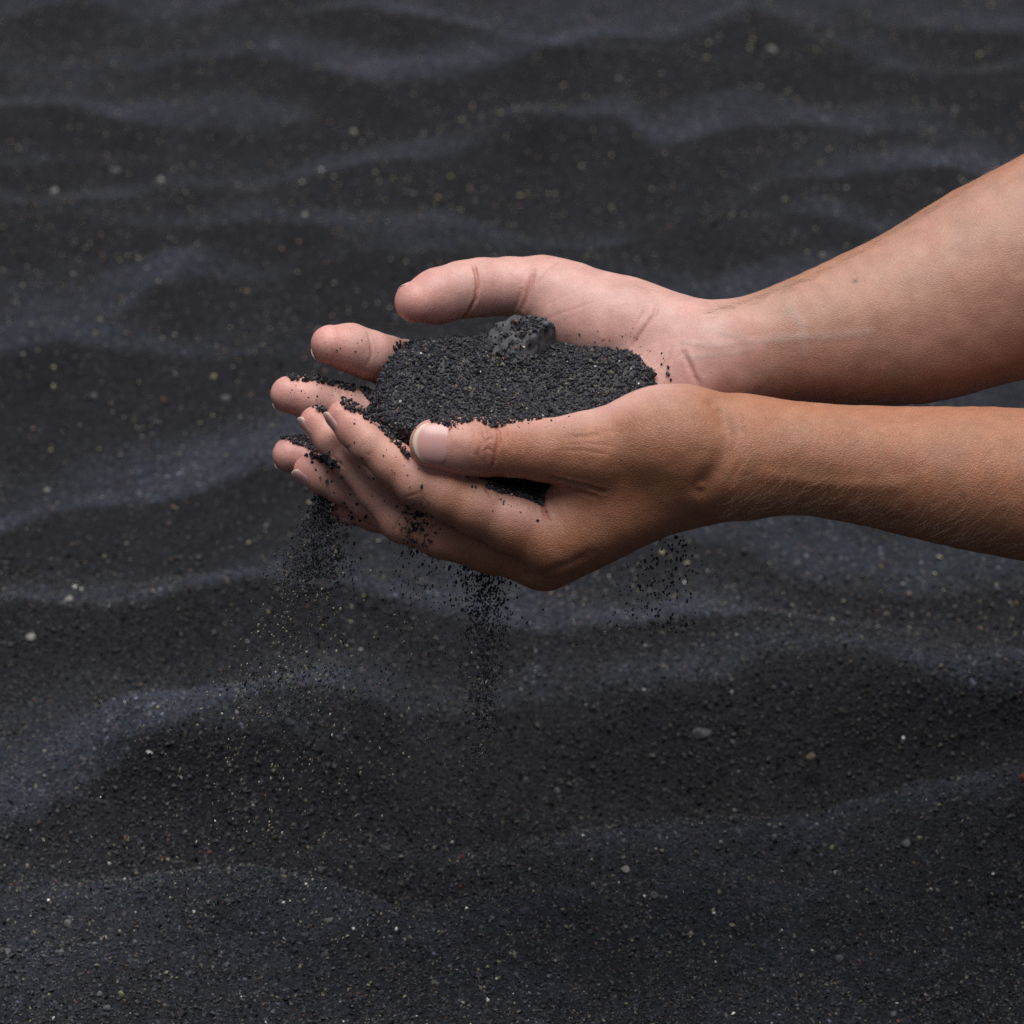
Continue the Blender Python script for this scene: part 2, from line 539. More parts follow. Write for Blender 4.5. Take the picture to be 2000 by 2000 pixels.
def grain_mesh(name, P, R, colors, kind='ico', squash=(1, 0.85, 0.7), stretch=None, seed=1, shade_smooth=False):
    """P positions, R radii; returns one mesh holding every grain."""
    r = np.random.default_rng(seed)
    V, F = grain_variants(kind)
    n, k = len(P), V.shape[1]
    var = V[r.integers(0, len(V), n)]
    sc = np.array(squash) * r.uniform(0.8, 1.2, (n, 3))
    var = var * sc[:, None, :]
    var = np.einsum('nij,nkj->nki', rand_rot(n, r), var) * R[:, None, None]
    if stretch is not None:
        amt, dirs = stretch
        var += dirs[:, None, :] * (np.einsum('nki,ni->nk', var, dirs) * (amt[:, None] - 1))[:, :, None]
    verts = (var + P[:, None, :]).reshape(-1, 3)
    faces = (F[None] + (np.arange(n) * k)[:, None, None]).reshape(-1, 3)
    return make_mesh(name, verts, faces, M_GRAIN, shade_smooth, colors=np.repeat(colors, k, axis=0))

def sizes(n, r, med, sig=0.3, lo=0.4, hi=2.6):
    return np.clip(np.exp(r.normal(0, sig, n)), lo, hi) * med

# ground grains: dense where they can be told apart, thinner beyond
r1 = np.random.default_rng(21)
n = 142000
y = -0.10 + 0.43 * r1.uniform(size=n) ** 1.45
x = r1.uniform(-0.27, 0.27, n)
n2 = 26000
y = np.concatenate([y, r1.uniform(0.28, 1.18, n2)])
x = np.concatenate([x, r1.uniform(-0.40, 0.40, n2)])
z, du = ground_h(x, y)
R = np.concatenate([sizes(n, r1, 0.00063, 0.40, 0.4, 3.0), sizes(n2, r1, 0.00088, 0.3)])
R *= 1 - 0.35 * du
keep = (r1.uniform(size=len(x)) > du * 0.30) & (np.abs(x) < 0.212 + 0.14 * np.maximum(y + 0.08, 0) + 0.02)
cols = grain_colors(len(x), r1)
cols *= (0.34 + 0.95 * du + 0.40 * (1 - smooth(0.06, 0.17, y)))[:, None]  # grains take the same painted ripple shade, brighter in the foreground
# the far grains are the pale ones that still read as specks
k2 = np.arange(len(x)) >= n
pal = np.array([[0.15, 0.14, 0.11], [0.20, 0.18, 0.12], [0.10, 0.10, 0.11], [0.16, 0.10, 0.07], [0.055, 0.055, 0.06]])
cols[k2] = np.where(r1.uniform(size=(k2.sum(), 1)) < 0.27, pal[r1.integers(0, 5, k2.sum())] * 1.1, cols[k2])
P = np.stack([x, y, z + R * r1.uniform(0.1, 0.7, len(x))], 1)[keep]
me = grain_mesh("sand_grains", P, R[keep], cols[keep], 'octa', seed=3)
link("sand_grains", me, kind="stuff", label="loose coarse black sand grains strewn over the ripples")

# ------------------------------------------------------------------ signed distance modelling of the arms
def seg_dist(P, a, b, ra, rb, flat=None):
    ab = b - a
    t = np.clip(((P - a) @ ab) / (ab @ ab), 0, 1)
    q = P - (a + t[:, None] * ab)
    s = 1.0
    if flat is not None:
        nrm, s = flat
        q = q + nrm * ((q @ nrm) * (1 / s - 1))[:, None]
    return (np.sqrt((q * q).sum(1)) - (ra + t * (rb - ra))) * min(s, 1.0)

def smin(a, b, k):
    h = np.clip(0.5 + 0.5 * (b - a) / k, 0, 1)
    return b + (a - b) * h - k * h * (1 - h)

class Arm:
    """palm: blended broad forms; fingers: chains of joints (px, py, f, r)."""
    def __init__(self, palm, fingers, k_palm=0.010, k_finger=0.007, k_touch=0.0012):
        self.palm = []
        for it in palm:
            (p0, p1), fl, k = it
            a, b = W(*p0[:3]), W(*p1[:3])
            self.palm.append((a, b, RM(p0[3], p0[2]), RM(p1[3], p1[2]), fl, k or k_palm))
        self.fingers = {}
        for nm, ch in fingers.items():
            J = [(W(*c[:3]), RM(c[3], c[2])) for c in ch]
            self.fingers[nm] = J
        self.kf, self.kt = k_finger, k_touch
    def finger(self, P, J):
        d = None
        for (a, ra), (b, rb) in zip(J[:-1], J[1:]):
            e = seg_dist(P, a, b, ra, rb)
            d = e if d is None else smin(d, e, 0.003)
        return d
    def __call__(self, P):
        d = None
        for a, b, ra, rb, fl, k in self.palm:
            e = seg_dist(P, a, b, ra, rb, fl)
            d = e if d is None else smin(d, e, k)
        out = d
        for nm, J in self.fingers.items():
            e = smin(d, self.finger(P, J), self.kf)
            out = smin(out, e, self.kt)
        return out
    def bounds(self):
        pts = [(p, r) for a, b, ra, rb, _, _ in self.palm for p, r in ((a, ra), (b, rb))]
        pts += [j for J in self.fingers.values() for j in J]
        lo = np.min([p - r for p, r in pts], 0) - 0.008
        hi = np.max([p + r for p, r in pts], 0) + 0.008
        return lo, hi

def surface_net(f, lo, hi, h, B=8):
    """Sparse surface nets over a signed distance function."""
    nb = np.ceil((hi - lo) / (h * B)).astype(int)
    bi = np.stack(np.meshgrid(*[np.arange(k) for k in nb], indexing='ij'), -1).reshape(-1, 3)
    d = f(lo + (bi + 0.5) * h * B)
    bi = bi[np.abs(d) < h * B * 0.87 * 1.5 + 0.002]
    c = np.stack(np.meshgrid(*[np.arange(B + 1)] * 3, indexing='ij'), -1).reshape(-1, 3)
    gv = bi[:, None, :] * B + c[None]
    val = np.concatenate([f(lo + g.reshape(-1, 3) * h).astype(np.float32) for g in np.array_split(gv, max(1, len(gv) // 400))])
    val = val.reshape(-1, B + 1, B + 1, B + 1)
    dims = nb * B + 2
    def key(g):
        return (g[..., 0].astype(np.int64) * dims[1] + g[..., 1]) * dims[2] + g[..., 2]
    # cells
    s = val < 0
    corners = [(i, j, k) for i in (0, 1) for j in (0, 1) for k in (0, 1)]
    sub = {cn: val[:, cn[0]:B + cn[0], cn[1]:B + cn[1], cn[2]:B + cn[2]] for cn in corners}
    cnt = sum((sub[cn] < 0).astype(np.int8) for cn in corners)
    act = (cnt > 0) & (cnt < 8)
    w = np.argwhere(act)
    base = bi[w[:, 0]] * B + w[:, 1:]
    vals = {cn: sub[cn][act] for cn in corners}
    acc = np.zeros((len(w), 3))
    num = np.zeros(len(w))
    for c0 in corners:
        for ax in range(3):
            if c0[ax] == 0:
                c1 = list(c0)
                c1[ax] = 1
                a, b = vals[c0], vals[tuple(c1)]
                cr = (a < 0) != (b < 0)
                t = np.where(cr, a / np.where(cr, a - b, 1), 0)
                p = np.tile(np.array(c0, float), (len(w), 1))
                p[:, ax] += t
                acc += p * cr[:, None]
                num += cr
    verts = lo + (base + acc / num[:, None]) * h
    ck = key(base)
    order = np.argsort(ck)
    cs = ck[order]
    faces = []
    for ax in range(3):
        i0 = [slice(0, B)] * 3
        i1 = [slice(0, B)] * 3
        i1[ax] = slice(1, B + 1)
        a = s[(slice(None), *i0)]
        b = s[(slice(None), *i1)]
        e = np.argwhere(a != b)
        g = bi[e[:, 0]] * B + e[:, 1:]
        inside = a[tuple(e.T)]
        u, v = (ax + 1) % 3, (ax + 2) % 3
        quad = []
        for du_, dv_ in ((0, 0), (-1, 0), (-1, -1), (0, -1)):
            gg = g.copy()
            gg[:, u] += du_
            gg[:, v] += dv_
            quad.append(key(gg))
        q = np.stack(quad, 1)
        pos = np.clip(np.searchsorted(cs, q), 0, len(cs) - 1)
        ok = (cs[pos] == q).all(1)
        idx = order[pos]
        flip = inside
        idx = np.where(flip[:, None], idx, idx[:, ::-1])
        faces.append(idx[ok])
    return verts, np.concatenate(faces)

def vertex_normals(V, F):
    a, b, c, d = (V[F[:, i]] for i in range(4))
    fn = np.cross(c - a, d - b)
    n = np.zeros_like(V)
    for i in range(4):
        np.add.at(n, F[:, i], fn)
    return n / np.maximum(np.linalg.norm(n, axis=1, keepdims=True), 1e-12)

def refine(V, F, sel, f):
    """Split the chosen quads in four and settle the new vertices on the surface."""
    S = F[sel]
    E = np.sort(np.stack([S, np.roll(S, -1, 1)], -1).reshape(-1, 2), 1)
    ue, inv, cnt = np.unique(E[:, 0].astype(np.int64) * len(V) + E[:, 1], return_inverse=True, return_counts=True)
    ea, eb = ue // len(V), ue % len(V)
    nV, nE = len(V), len(ue)
    mid = (V[ea] + V[eb]) / 2
    cen = V[S].mean(1)
    m = nV + inv.reshape(-1, 4)
    c = nV + nE + np.arange(len(S))
    q = [np.stack([S[:, i], m[:, i], c, m[:, i - 1]], 1) for i in range(4)]
    V2 = np.concatenate([V, mid, cen])
    F2 = np.concatenate([F[~sel]] + q)
    n = vertex_normals(V2, F2)
    k = np.arange(nV, len(V2))
    seam = np.nonzero(cnt == 1)[0]
    for _ in range(2):
        V2[k] -= n[k] * f(V2[k])[:, None]
    V2[nV + seam] = (V[ea[seam]] + V[eb[seam]]) / 2
    return V2, F2, (nV + seam, ea[seam], eb[seam])

def poly_dist(P, L):
    """Distance from points to a polyline in space."""
    best = np.full(len(P), 9.0)
    for a, b in zip(L[:-1], L[1:]):
        ab = b - a
        t = np.clip(((P - a) @ ab) / max(ab @ ab, 1e-12), 0, 1)
        q = P - (a + t[:, None] * ab)
        best = np.minimum(best, np.sqrt((q * q).sum(1)))
    return best

def Pp(a, b, flat=None, k=None):
    return ((a, b), flat, k)

def chain(pts, flat, n=3, k=0.0004):
    """A limb through the given joints, eased between them."""
    Q = np.array(pts, float)
    E = np.vstack([2 * Q[0] - Q[1], Q, 2 * Q[-1] - Q[-2]])
    out = []
    for i in range(len(Q) - 1):
        p0, p1, p2, p3 = E[i:i + 4]
        for t in np.arange(n) / n:
            out.append(0.5 * (2 * p1 + (p2 - p0) * t + (2 * p0 - 5 * p1 + 4 * p2 - p3) * t * t + (3 * p1 - p0 - 3 * p2 + p3) * t ** 3))
    out.append(Q[-1])
    return [Pp(tuple(a), tuple(b), flat, k) for a, b in zip(out[:-1], out[1:])]

# ---- far arm: palm turned up, thumb at the back
FLAT_FAR = (FWD, 0.86)
far_arm = Arm(
    palm=[
        *chain([(1385, 703, 47, 96), (1470, 688, 50, 104), (1560, 668, 52, 117), (1670, 645, 56, 142), (1787, 617, 60, 168), (1890, 575, 64, 184), (2010, 526, 68, 200), (2300, 400, 80, 212), (2720, 250, 95, 195), (3250, -600, 200, 225)], FLAT_FAR),
        Pp((1395, 700, 47, 92), (1290, 665, 53, 80), None, 0.010),       # wrist to thumb root
        Pp((1290, 660, 54, 80), (1090, 588, 67, 74), None, 0.010),       # thumb metacarpal
        Pp((1200, 648, 58, 92), (1130, 630, 60, 78), None, 0.012),       # ball of the thumb
        Pp((1380, 715, 46, 88), (1290, 720, 54, 72), None, 0.010),
        Pp((1290, 720, 56, 70), (1010, 738, 78, 48), None, 0.010),       # middle of the palm
        Pp((1320, 750, 44, 80), (1080, 872, 34, 56), None, 0.010),       # heel on the little-finger side
        Pp((1150, 800, 56, 50), (1010, 790, 62, 48), None, 0.012),
        Pp((1100, 850, 44, 50), (1010, 850, 52, 46), None, 0.012),
    ],
    fingers={
        'thumb': [(1100, 590, 66, 74), (1050, 566, 65, 63), (995, 559, 63, 54), (940, 561, 61, 55), (900, 566, 59, 53), (855, 578, 55, 52), (812, 590, 51, 40)],
        'index': [(1010, 745, 78, 50), (900, 742, 78, 46), (795, 716, 72, 49), (752, 703, 64, 46), (722, 693, 58, 46), (685, 680, 54, 45), (645, 673, 50, 38)],
        'middle': [(1005, 780, 66, 50), (890, 805, 70, 48), (775, 818, 68, 44), (715, 806, 62, 41), (668, 795, 58, 40), (612, 780, 55, 41), (564, 770, 53, 37)],
        'ring': [(1010, 850, 56, 48), (890, 890, 64, 45), (780, 905, 65, 42), (710, 908, 63, 38), (650, 904, 61, 37), (605, 897, 59, 38), (567, 889, 57, 36)],
        'little': [(1060, 880, 38, 46), (950, 925, 46, 38), (860, 940, 50, 34), (780, 940, 52, 30), (715, 930, 52, 26)],
    })

# ---- near arm: back of the thumb and knuckles towards the lens
near_arm = Arm(
    palm=[
        *chain([(1440, 893, 2, 115), (1500, 894, 1, 113), (1590, 898, 0, 110), (1665, 906, 1, 114), (1740, 914, 2, 120), (1850, 929, 3, 134), (2000, 945, 4, 148), (2300, 985, 6, 174), (2720, 1020, 10, 182), (3250, 100, -40, 220)], None),
        Pp((1440, 893, 2, 113), (1340, 895, 10, 118), None, 0.008),      # carpals
        Pp((1338, 868, -2, 106), (1290, 862, -2, 101), None, 0.006),     # thumb root bulge
        Pp((1320, 856, 0, 94), (1165, 882, -3, 80), None, 0.010),        # thumb metacarpal
        Pp((1330, 925, 8, 106), (1085, 1058, 9, 70), None, 0.008),       # index metacarpal
        Pp((1330, 925, 20, 98), (1068, 1088, 28, 64), None, 0.005),      # middle
        Pp((1330, 905, 32, 88), (1080, 1078, 44, 58), None, 0.005),      # ring
        Pp((1330, 895, 38, 80), (1110, 1056, 58, 55), None, 0.005),      # little
        Pp((1200, 925, 5, 72), (1115, 985, 8, 48), None, 0.010),         # web
    ],
    fingers={
        'thumb': [(1170, 882, -3, 80), (1120, 880, -3, 69), (1060, 878, -3, 60), (1000, 875, -3, 55), (945, 873, -3, 55), (900, 871, -3, 53), (849, 868, -3, 50)],
        'index': [(1072, 1046, 8, 68), (1000, 1018, 6, 60), (930, 990, 4, 54), (868, 966, 3, 50), (818, 943, 3, 46), (770, 906, 5, 41), (722, 867, 8, 37), (695, 841, 11, 35), (668, 812, 13, 31)],
        'middle': [(1055, 1088, 28, 61), (960, 1065, 24, 53), (860, 1040, 19, 48), (788, 1018, 21, 42), (735, 960, 24, 36), (684, 903, 27, 32), (648, 860, 29, 31), (614, 822, 31, 28)],
        'ring': [(1075, 1076, 40, 56), (920, 1050, 40, 46), (775, 1012, 37, 39), (720, 982, 39, 34), (670, 951, 41, 33), (635, 933, 42, 33), (602, 917, 43, 29)],
        'little': [(1105, 1054, 58, 48), (970, 1056, 56, 38), (850, 1036, 53, 33), (790, 1022, 52, 29), (735, 1010, 52, 27), (668, 1000, 52, 22)],
    }, k_finger=0.004, k_touch=0.0003)

FAR_MARKS = [   # creases: points, half width px, depth px, redness
    ([(925, 519), (931, 540), (932, 560), (928, 585), (915, 608), (903, 621)], 4, 7, 1.0),
    ([(1042, 530), (1037, 552), (1030, 575), (1022, 602)], 6, 4, 0.7),
    ([(1018, 566), (1012, 588), (1003, 606)], 4, 3, 0.6),
    ([(1099, 510), (1070, 532), (1052, 556)], 5, 1.5, 0.2),
    ([(1282, 596), (1280, 615), (1264, 636), (1250, 655), (1237, 676)], 5, 2.4, 0.35),
    ([(1262, 600), (1254, 618), (1246, 632)], 4, 1.6, 0.2),
    ([(1336, 690), (1344, 708), (1354, 730), (1366, 755)], 6, 3.4, 0.5),
    ([(1310, 680), (1305, 700), (1296, 720)], 5, 1.5, 0.3),
    ([(717, 651), (724, 674), (724, 696), (717, 712)], 3.5, 2.4, 0.7),
    ([(788, 686), (786, 706), (781, 728), (772, 745)], 4, 3, 0.7),
    ([(796, 690), (795, 712), (790, 730)], 3, 2, 0.5),
    ([(664, 756), (666, 778)], 4, 1.6, 0.5),
    ([(680, 757), (682, 778)], 4, 1.2, 0.5),
    ([(1050, 630), (1100, 610), (1160, 590)], 4, 0.45, 0.15),
    ([(1060, 600), (1110, 575), (1150, 560)], 4, 0.35, 0.1),
]
FAR_VEINS = [
    ([(1335, 668), (1400, 676), (1470, 668), (1540, 660), (1640, 656), (1700, 648)], 8, -0.7),
    ([(1385, 640), (1430, 655), (1470, 667)], 7, -0.5),
    ([(1340, 700), (1420, 690), (1470, 680)], 7, -0.4),
    ([(1540, 600), (1570, 640), (1568, 690)], 8, -0.3),
]
NEAR_MARKS = [
    ([(968, 828), (974, 846), (974, 862), (969, 880), (965, 900), (957, 920)], 3.6, 3.9, 0.9),
    ([(936, 838), (941, 856), (939, 872), (933, 886), (935, 902)], 3.3, 2.6, 0.7),
    ([(944, 866), (955, 858), (966, 852)], 3.0, 1.7, 0.5),
    ([(941, 884), (953, 876), (964, 884)], 3.0, 1.5, 0.5),
    ([(952, 832), (955, 848), (962, 860)], 3.2, 2.6, 0.6),
    ([(985, 832), (990, 850), (988, 868)], 3.4, 2.0, 0.5),
    ([(1002, 836), (1006, 856), (1003, 880)], 3.6, 1.6, 0.4),
    ([(1020, 838), (1023, 858), (1020, 880)], 3.6, 1.1, 0.3),
    ([(922, 842), (924, 862), (920, 884)], 3.4, 1.8, 0.4),
    ([(950, 884), (946, 900), (950, 914)], 3.4, 1.9, 0.5),
    ([(980, 885), (985, 900), (982, 915)], 3.4, 1.3, 0.3),
    ([(1100, 868), (1150, 866), (1200, 872)], 4, 0.6, 0.1),
    ([(1090, 880), (1140, 880), (1190, 888)], 4, 0.6, 0.1),
    ([(1110, 842), (1160, 838), (1210, 845)], 4, 0.5, 0.1),
    ([(1079, 932), (1100, 938), (1124, 944), (1150, 951), (1178, 960)], 5, 7, 0.5),
    ([(1090, 952), (1130, 960), (1165, 972)], 5, 1.6, 0.2),
    ([(1061, 975), (1062, 992), (1065, 1006), (1072, 1018)], 4.5, 5.5, 0.6),
    ([(948, 950), (953, 960), (960, 968)], 5, 5, 0.5),
    ([(1400, 792), (1415, 815), (1424, 848), (1417, 882), (1397, 918), (1368, 952)], 22, 6, 0.0),
    ([(1440, 800), (1452, 850), (1448, 900), (1430, 940)], 10, 2.0, 0.25),
    ([(790, 972), (806, 966), (822, 962)], 3, 1.6, 0.4),
    ([(800, 992), (822, 984)], 3, 1.4, 0.4),
    ([(829, 1000), (823, 990), (826, 975)], 3, 1.3, 0.4),
    ([(714, 886), (719, 889), (724, 885)], 3, 1.6, 0.5),
    ([(652, 892), (662, 903), (671, 911)], 3.5, 3, 0.6),
    ([(676, 876), (686, 872)], 3, 1.4, 0.4),
    ([(770, 1040), (776, 1022), (786, 1008)], 4, 1.6, 0.3),
    ([(1010, 1125), (1060, 1122), (1110, 1102), (1150, 1082)], 12, 2.5, 0.0),
    ([(1735, 880), (1738, 900), (1735, 925)], 5, 0.8, 0.5),
    ([(1500, 930), (1600, 945), (1700, 950), (1760, 948)], 14, -1.5, 0.0),
    ([(1180, 845), (1150, 852), (1110, 856)], 8, 1.6, 0.2),
]

C_PALM = np.array([0.515, 0.305, 0.270])
C_INNER = np.array([0.375, 0.205, 0.150])
C_TAN = np.array([0.315, 0.137, 0.076])
C_RED = np.array([0.36, 0.105, 0.075])
C_VEIN = np.array([0.33, 0.27, 0.26])

def build_arm(arm, h, marks, veins, which):
    lo, hi = arm.bounds()
    V, F = surface_net(arm, lo, hi, h)
    nrm = vertex_normals(V, F)
    probe = arm(V[:2000] + nrm[:2000] * 0.001)
    if probe.mean() < 0:
        F = F[:, ::-1]
        nrm = -nrm
    tree = BVHTree.FromPolygons(V.tolist(), F.tolist())
    fx, fy = project(V[F].mean(1))
    facing = (nrm[F[:, 0]] @ FWD) < 0.45
    V, F, (si, sa, sb) = refine(V, F, (fx < 1475) & facing, arm)
    nrm = vertex_normals(V, F)
    red = np.zeros(len(V))
    vein = np.zeros(len(V))
    disp = np.zeros(len(V))
    def trace(pts):
        out = []
        dense = []
        for (x0, y0), (x1, y1) in zip(pts[:-1], pts[1:]):
            k = max(2, int(math.hypot(x1 - x0, y1 - y0) / 6))
            for i in range(k):
                dense.append((x0 + (x1 - x0) * i / k, y0 + (y1 - y0) * i / k))
        dense.append(pts[-1])
        for p in dense:
            hit = tree.ray_cast(Vector(CAM), Vector(ray(*p)))
            if hit[0] is not None:
                q = np.array(hit[0])
                if not out or np.linalg.norm(q - out[-1]) < 0.012:
                    out.append(q)
        return np.array(out)
    for pts, w, dep, rd in marks:
        L = trace(pts)
        if len(L) < 2:
            continue
        wm, dm = w * 0.00016, dep * 0.00021
        m = (np.abs(V - L.mean(0)) < (np.ptp(L, axis=0) / 2 + 4 * wm + 0.006)).all(1)
        dd = poly_dist(V[m], L)
        # fade towards the ends of the line
        e0 = np.minimum(np.linalg.norm(V[m] - L[0], axis=1), np.linalg.norm(V[m] - L[-1], axis=1))
        fade = 0.35 + 0.65 * smooth(0, 0.003, e0)
        g = np.exp(-(dd / wm) ** 2)
        rim = np.exp(-((dd - 2.1 * wm) / (1.1 * wm)) ** 2) * 0.16
        disp[m] -= dm * (g - rim) * fade
        red[m] = np.maximum(red[m], rd * np.exp(-(dd / (wm * 1.3)) ** 2) * fade)
    for pts, w, dep in veins:
        L = trace(pts)
        if len(L) < 2:
            continue
        wm, dm = w * 0.0002, dep * 0.0002
        m = (np.abs(V - L.mean(0)) < (np.ptp(L, axis=0) / 2 + 4 * wm + 0.01)).all(1)
        dd = poly_dist(V[m], L)
        g = np.exp(-(dd / wm) ** 2)
        disp[m] -= dm * g
        vein[m] = np.maximum(vein[m], g)
    # furrows where neighbouring fingers press together
    fd = {nm: arm.finger(V, J) for nm, J in arm.fingers.items()}
    for p, q in (('index', 'middle'), ('middle', 'ring'), ('ring', 'little')):
        g = np.exp(-((fd[p] - fd[q]) / 0.0011) ** 2) * np.exp(-(np.maximum(np.maximum(fd[p], fd[q]), 0) / 0.002) ** 2)
        disp -= 0.0016 * g
        red = np.maximum(red, 0.35 * g)
    # unevenness of flesh
    disp += fbm(V, 0.018, 2, 40) * 0.00035 + fbm(V, 0.0045, 2, 44) * 0.00008
    V2 = V + nrm * disp[:, None]
    V2[si] = (V2[sa] + V2[sb]) / 2
    px, py = project(V)
    if which == 'far':
        palm_n = nrm @ (UP * 0.6 - FWD * 0.6)
        hand = 1 - smooth(1330, 1560, px)
        palm = hand * smooth(-0.6, 0.25, palm_n)
        inner = smooth(-0.5, 0.5, nrm @ (-UP * 0.25 - FWD * 0.95))
        inner = np.where(px > 1400, inner, smooth(-0.7, 0.1, palm_n))
    else:
        dirp = np.array([-0.25, 0.72, 0.62])
        hand = 1 - smooth(1240, 1420, px)
        palm = hand * smooth(0.05, 0.95, nrm @ dirp)
        palm = np.maximum(palm, (1 - smooth(640, 1000, px)) * 0.62 * smooth(-0.75, 0.1, nrm[:, 2]))
        # thumb: its near lower side and its tip are pinker
        d_th = arm.finger(V, arm.fingers['thumb'])
        palm = np.maximum(palm, np.exp(-(np.maximum(d_th, 0) / 0.002) ** 2) * (1 - smooth(840, 1010, px)) * 0.8)
        palm = np.maximum(palm, 0.55 * np.exp(-(((px - 1010) / 90) ** 2 + ((py - 985) / 45) ** 2)))
        inner = palm * 0 + 0.12 * smooth(-0.2, 0.9, nrm @ dirp)
    col = C_TAN * (1 - inner[:, None]) + C_INNER * inner[:, None]
    col = col * (1 - palm[:, None]) + C_PALM * palm[:, None]
    # rosy finger ends
    tips = np.zeros(len(V))
    for J in arm.fingers.values():
        d = np.linalg.norm(V - J[-1][0], axis=1)
        tips = np.maximum(tips, np.exp(-(d / 0.014) ** 2))
        for q, rr in J[2:-1]:
            d = np.linalg.norm(V - q, axis=1)
            tips = np.maximum(tips, 0.35 * np.exp(-(d / (rr * 1.2)) ** 2))
    t = (tips * 0.55)[:, None]
    col = col * (1 - t) + np.array([0.58, 0.255, 0.225]) * t
    blot = (0.5 + 0.5 * np.clip(fbm(V, 0.012, 3, 60), -1, 1))[:, None]
    col = col * (0.94 + 0.1 * blot) * np.array([1, 1, 1]) + (blot - 0.5) * np.array([0.012, -0.012, -0.012])
    rd = (red * 0.45)[:, None]
    col = col * (1 - rd) + C_RED * rd
    vn = (vein * 0.35)[:, None]
    col = col * (1 - vn) + C_VEIN * vn
    for mx, my, mr in ((1670, 549, 4.6),) if which == 'far' else ((1880, 969, 4.6),):
        hit = tree.ray_cast(Vector(CAM), Vector(ray(mx, my)))
        if hit[0] is not None:
            g = np.exp(-(np.linalg.norm(V - np.array(hit[0]), axis=1) / (mr * 0.0002)) ** 2)[:, None]
            col = col * (1 - g) + np.array([0.09, 0.04, 0.03]) * g
    return V2, F, np.clip(col, 0.005, 1), np.clip(1 - palm - 0.6 * inner - tips, 0, 1)

person = bpy.data.objects.new("person", None)
COL.objects.link(person)
person.location = W(2720, 640, 50)
person["label"] = "bare arms reaching in from the right with two cupped hands full of black sand"
person["category"] = "person"
INV = np.array(person.location)

trees = {}
arm_objs = {}
for which, arm, marks, veins, lab in (
        ('far', far_arm, FAR_MARKS, FAR_VEINS, "pale arm at the back, its palm turned up and thumb spread"),
        ('near', near_arm, NEAR_MARKS, [], "tanned arm in front, its thumb and knuckles turned to the viewer")):
    V, F, col, lea = build_arm(arm, 0.0013, marks, veins, which)
    me = make_mesh("arm", V - INV, F, M_SKIN, True, colors=col, attrs={"leather": lea})
    arm_objs[which] = link("arm", me, person, label=lab)
    trees[which] = BVHTree.FromPolygons(V.tolist(), F.tolist())
    print(which, len(V))

# ------------------------------------------------------------------ fingernails
def nail(arm, which, finger, n_dir, back, front, half, flat=1.0, free=6, curve=0.5):
    J = arm.fingers[finger]
    (a, ra), (b, rb) = J[-2], J[-1]
    ax = (b - a) / np.linalg.norm(b - a)
    n = n_dir - ax * (n_dir @ ax)
    n /= np.linalg.norm(n)
    s = np.cross(ax, n)
    nu, nv = 17, 22
    Rr = rb * flat
    cen = b - n * (Rr - rb)
    phim = math.asin(min(0.98, half * 0.0002 / Rr))
    verts, cols = [], []
    for j in range(nv):
        v = j / (nv - 1)
        for i in range(nu):
            u = -1 + 2 * i / (nu - 1)
            u = math.sin(u * math.pi / 2)
            t0 = -(back - 0.62 * half * (1 - math.sqrt(max(0, 1 - u * u)))) * 0.0002
            t1 = (front - curve * half * (1 - math.sqrt(max(0, 1 - u * u)))) * 0.0002
            t = t0 + (t1 - t0) * v
            seg = min(max((np.linalg.norm(b - a) + t) / np.linalg.norm(b - a), 0), 1)
            rad = ra + (rb - ra) * seg + (Rr - rb)
            root = 1 - smooth(0, 0.16, v)
            side = abs(u) ** 8
            droop = 0.30 * rb * max(t / rb, 0) ** 2
            hgt = 0.00030 - 0.0007 * root - 0.0005 * side - droop
            phi = u * phim
            verts.append(cen + ax * t + (n * math.cos(phi) + s * math.sin(phi)) * (rad + hgt))
            edge = (t1 - t) / 0.0002
            fr = 1 - smooth(free - 2, free + 2, edge)
            lun = 1 - smooth(0.06, 0.22, v + 0.10 * u * u)
            c = np.array([0.50, 0.275, 0.262]) * (1 - fr) + np.array([0.62, 0.50, 0.41]) * fr
            c = c * (1 - 0.5 * lun) + np.array([0.50, 0.40, 0.44]) * 0.5 * lun
            cols.append(c * (1 + 0.02 * math.sin(u * 23)))
    idx = np.arange(nu * nv).reshape(nv, nu)
    F = np.stack([idx[:-1, :-1], idx[:-1, 1:], idx[1:, 1:], idx[1:, :-1]], -1).reshape(-1, 4)
    me = make_mesh("fingernail", np.array(verts) - INV, F, M_NAIL, True, colors=np.array(cols))
    o = link("fingernail", me, arm_objs[which])
    md = o.modifiers.new("thickness", 'SOLIDIFY')
    md.thickness = 0.0004
    md.offset = -1
    return o

nail(near_arm, 'near', 'thumb', view_vec(0.0, -0.05, 1.0), 38, 43, 40, flat=1.3, free=9, curve=0.8)
nail(near_arm, 'near', 'index', view_vec(-0.73, 0.66, 0.20), 30, 27, 24, flat=1.1)
nail(near_arm, 'near', 'middle', view_vec(-0.76, 0.65, 0.22), 34, 25, 23, flat=1.1)
nail(near_arm, 'near', 'ring', view_vec(-0.35, 0.85, 0.36), 34, 26, 24, flat=1.1)
nail(near_arm, 'near', 'little', view_vec(-0.1, 0.95, 0.25), 26, 19, 17, flat=1.1)
nail(far_arm, 'far', 'thumb', view_vec(-0.2, -0.9, -0.35), 30, 24, 28, flat=1.15, free=4)
nail(far_arm, 'far', 'index', view_vec(-0.5, 0.50, -0.90), 20, 27, 27, flat=1.1, free=3)
nail(far_arm, 'far', 'middle', view_vec(-0.5, 0.50, -0.90), 20, 27, 27, flat=1.1, free=3)
nail(far_arm, 'far', 'ring', view_vec(-0.5, 0.5, -0.95), 20, 25, 25, flat=1.1, free=3)
nail(far_arm, 'far', 'little', view_vec(-0.5, 0.6, -0.65), 20, 22, 20, flat=1.1)

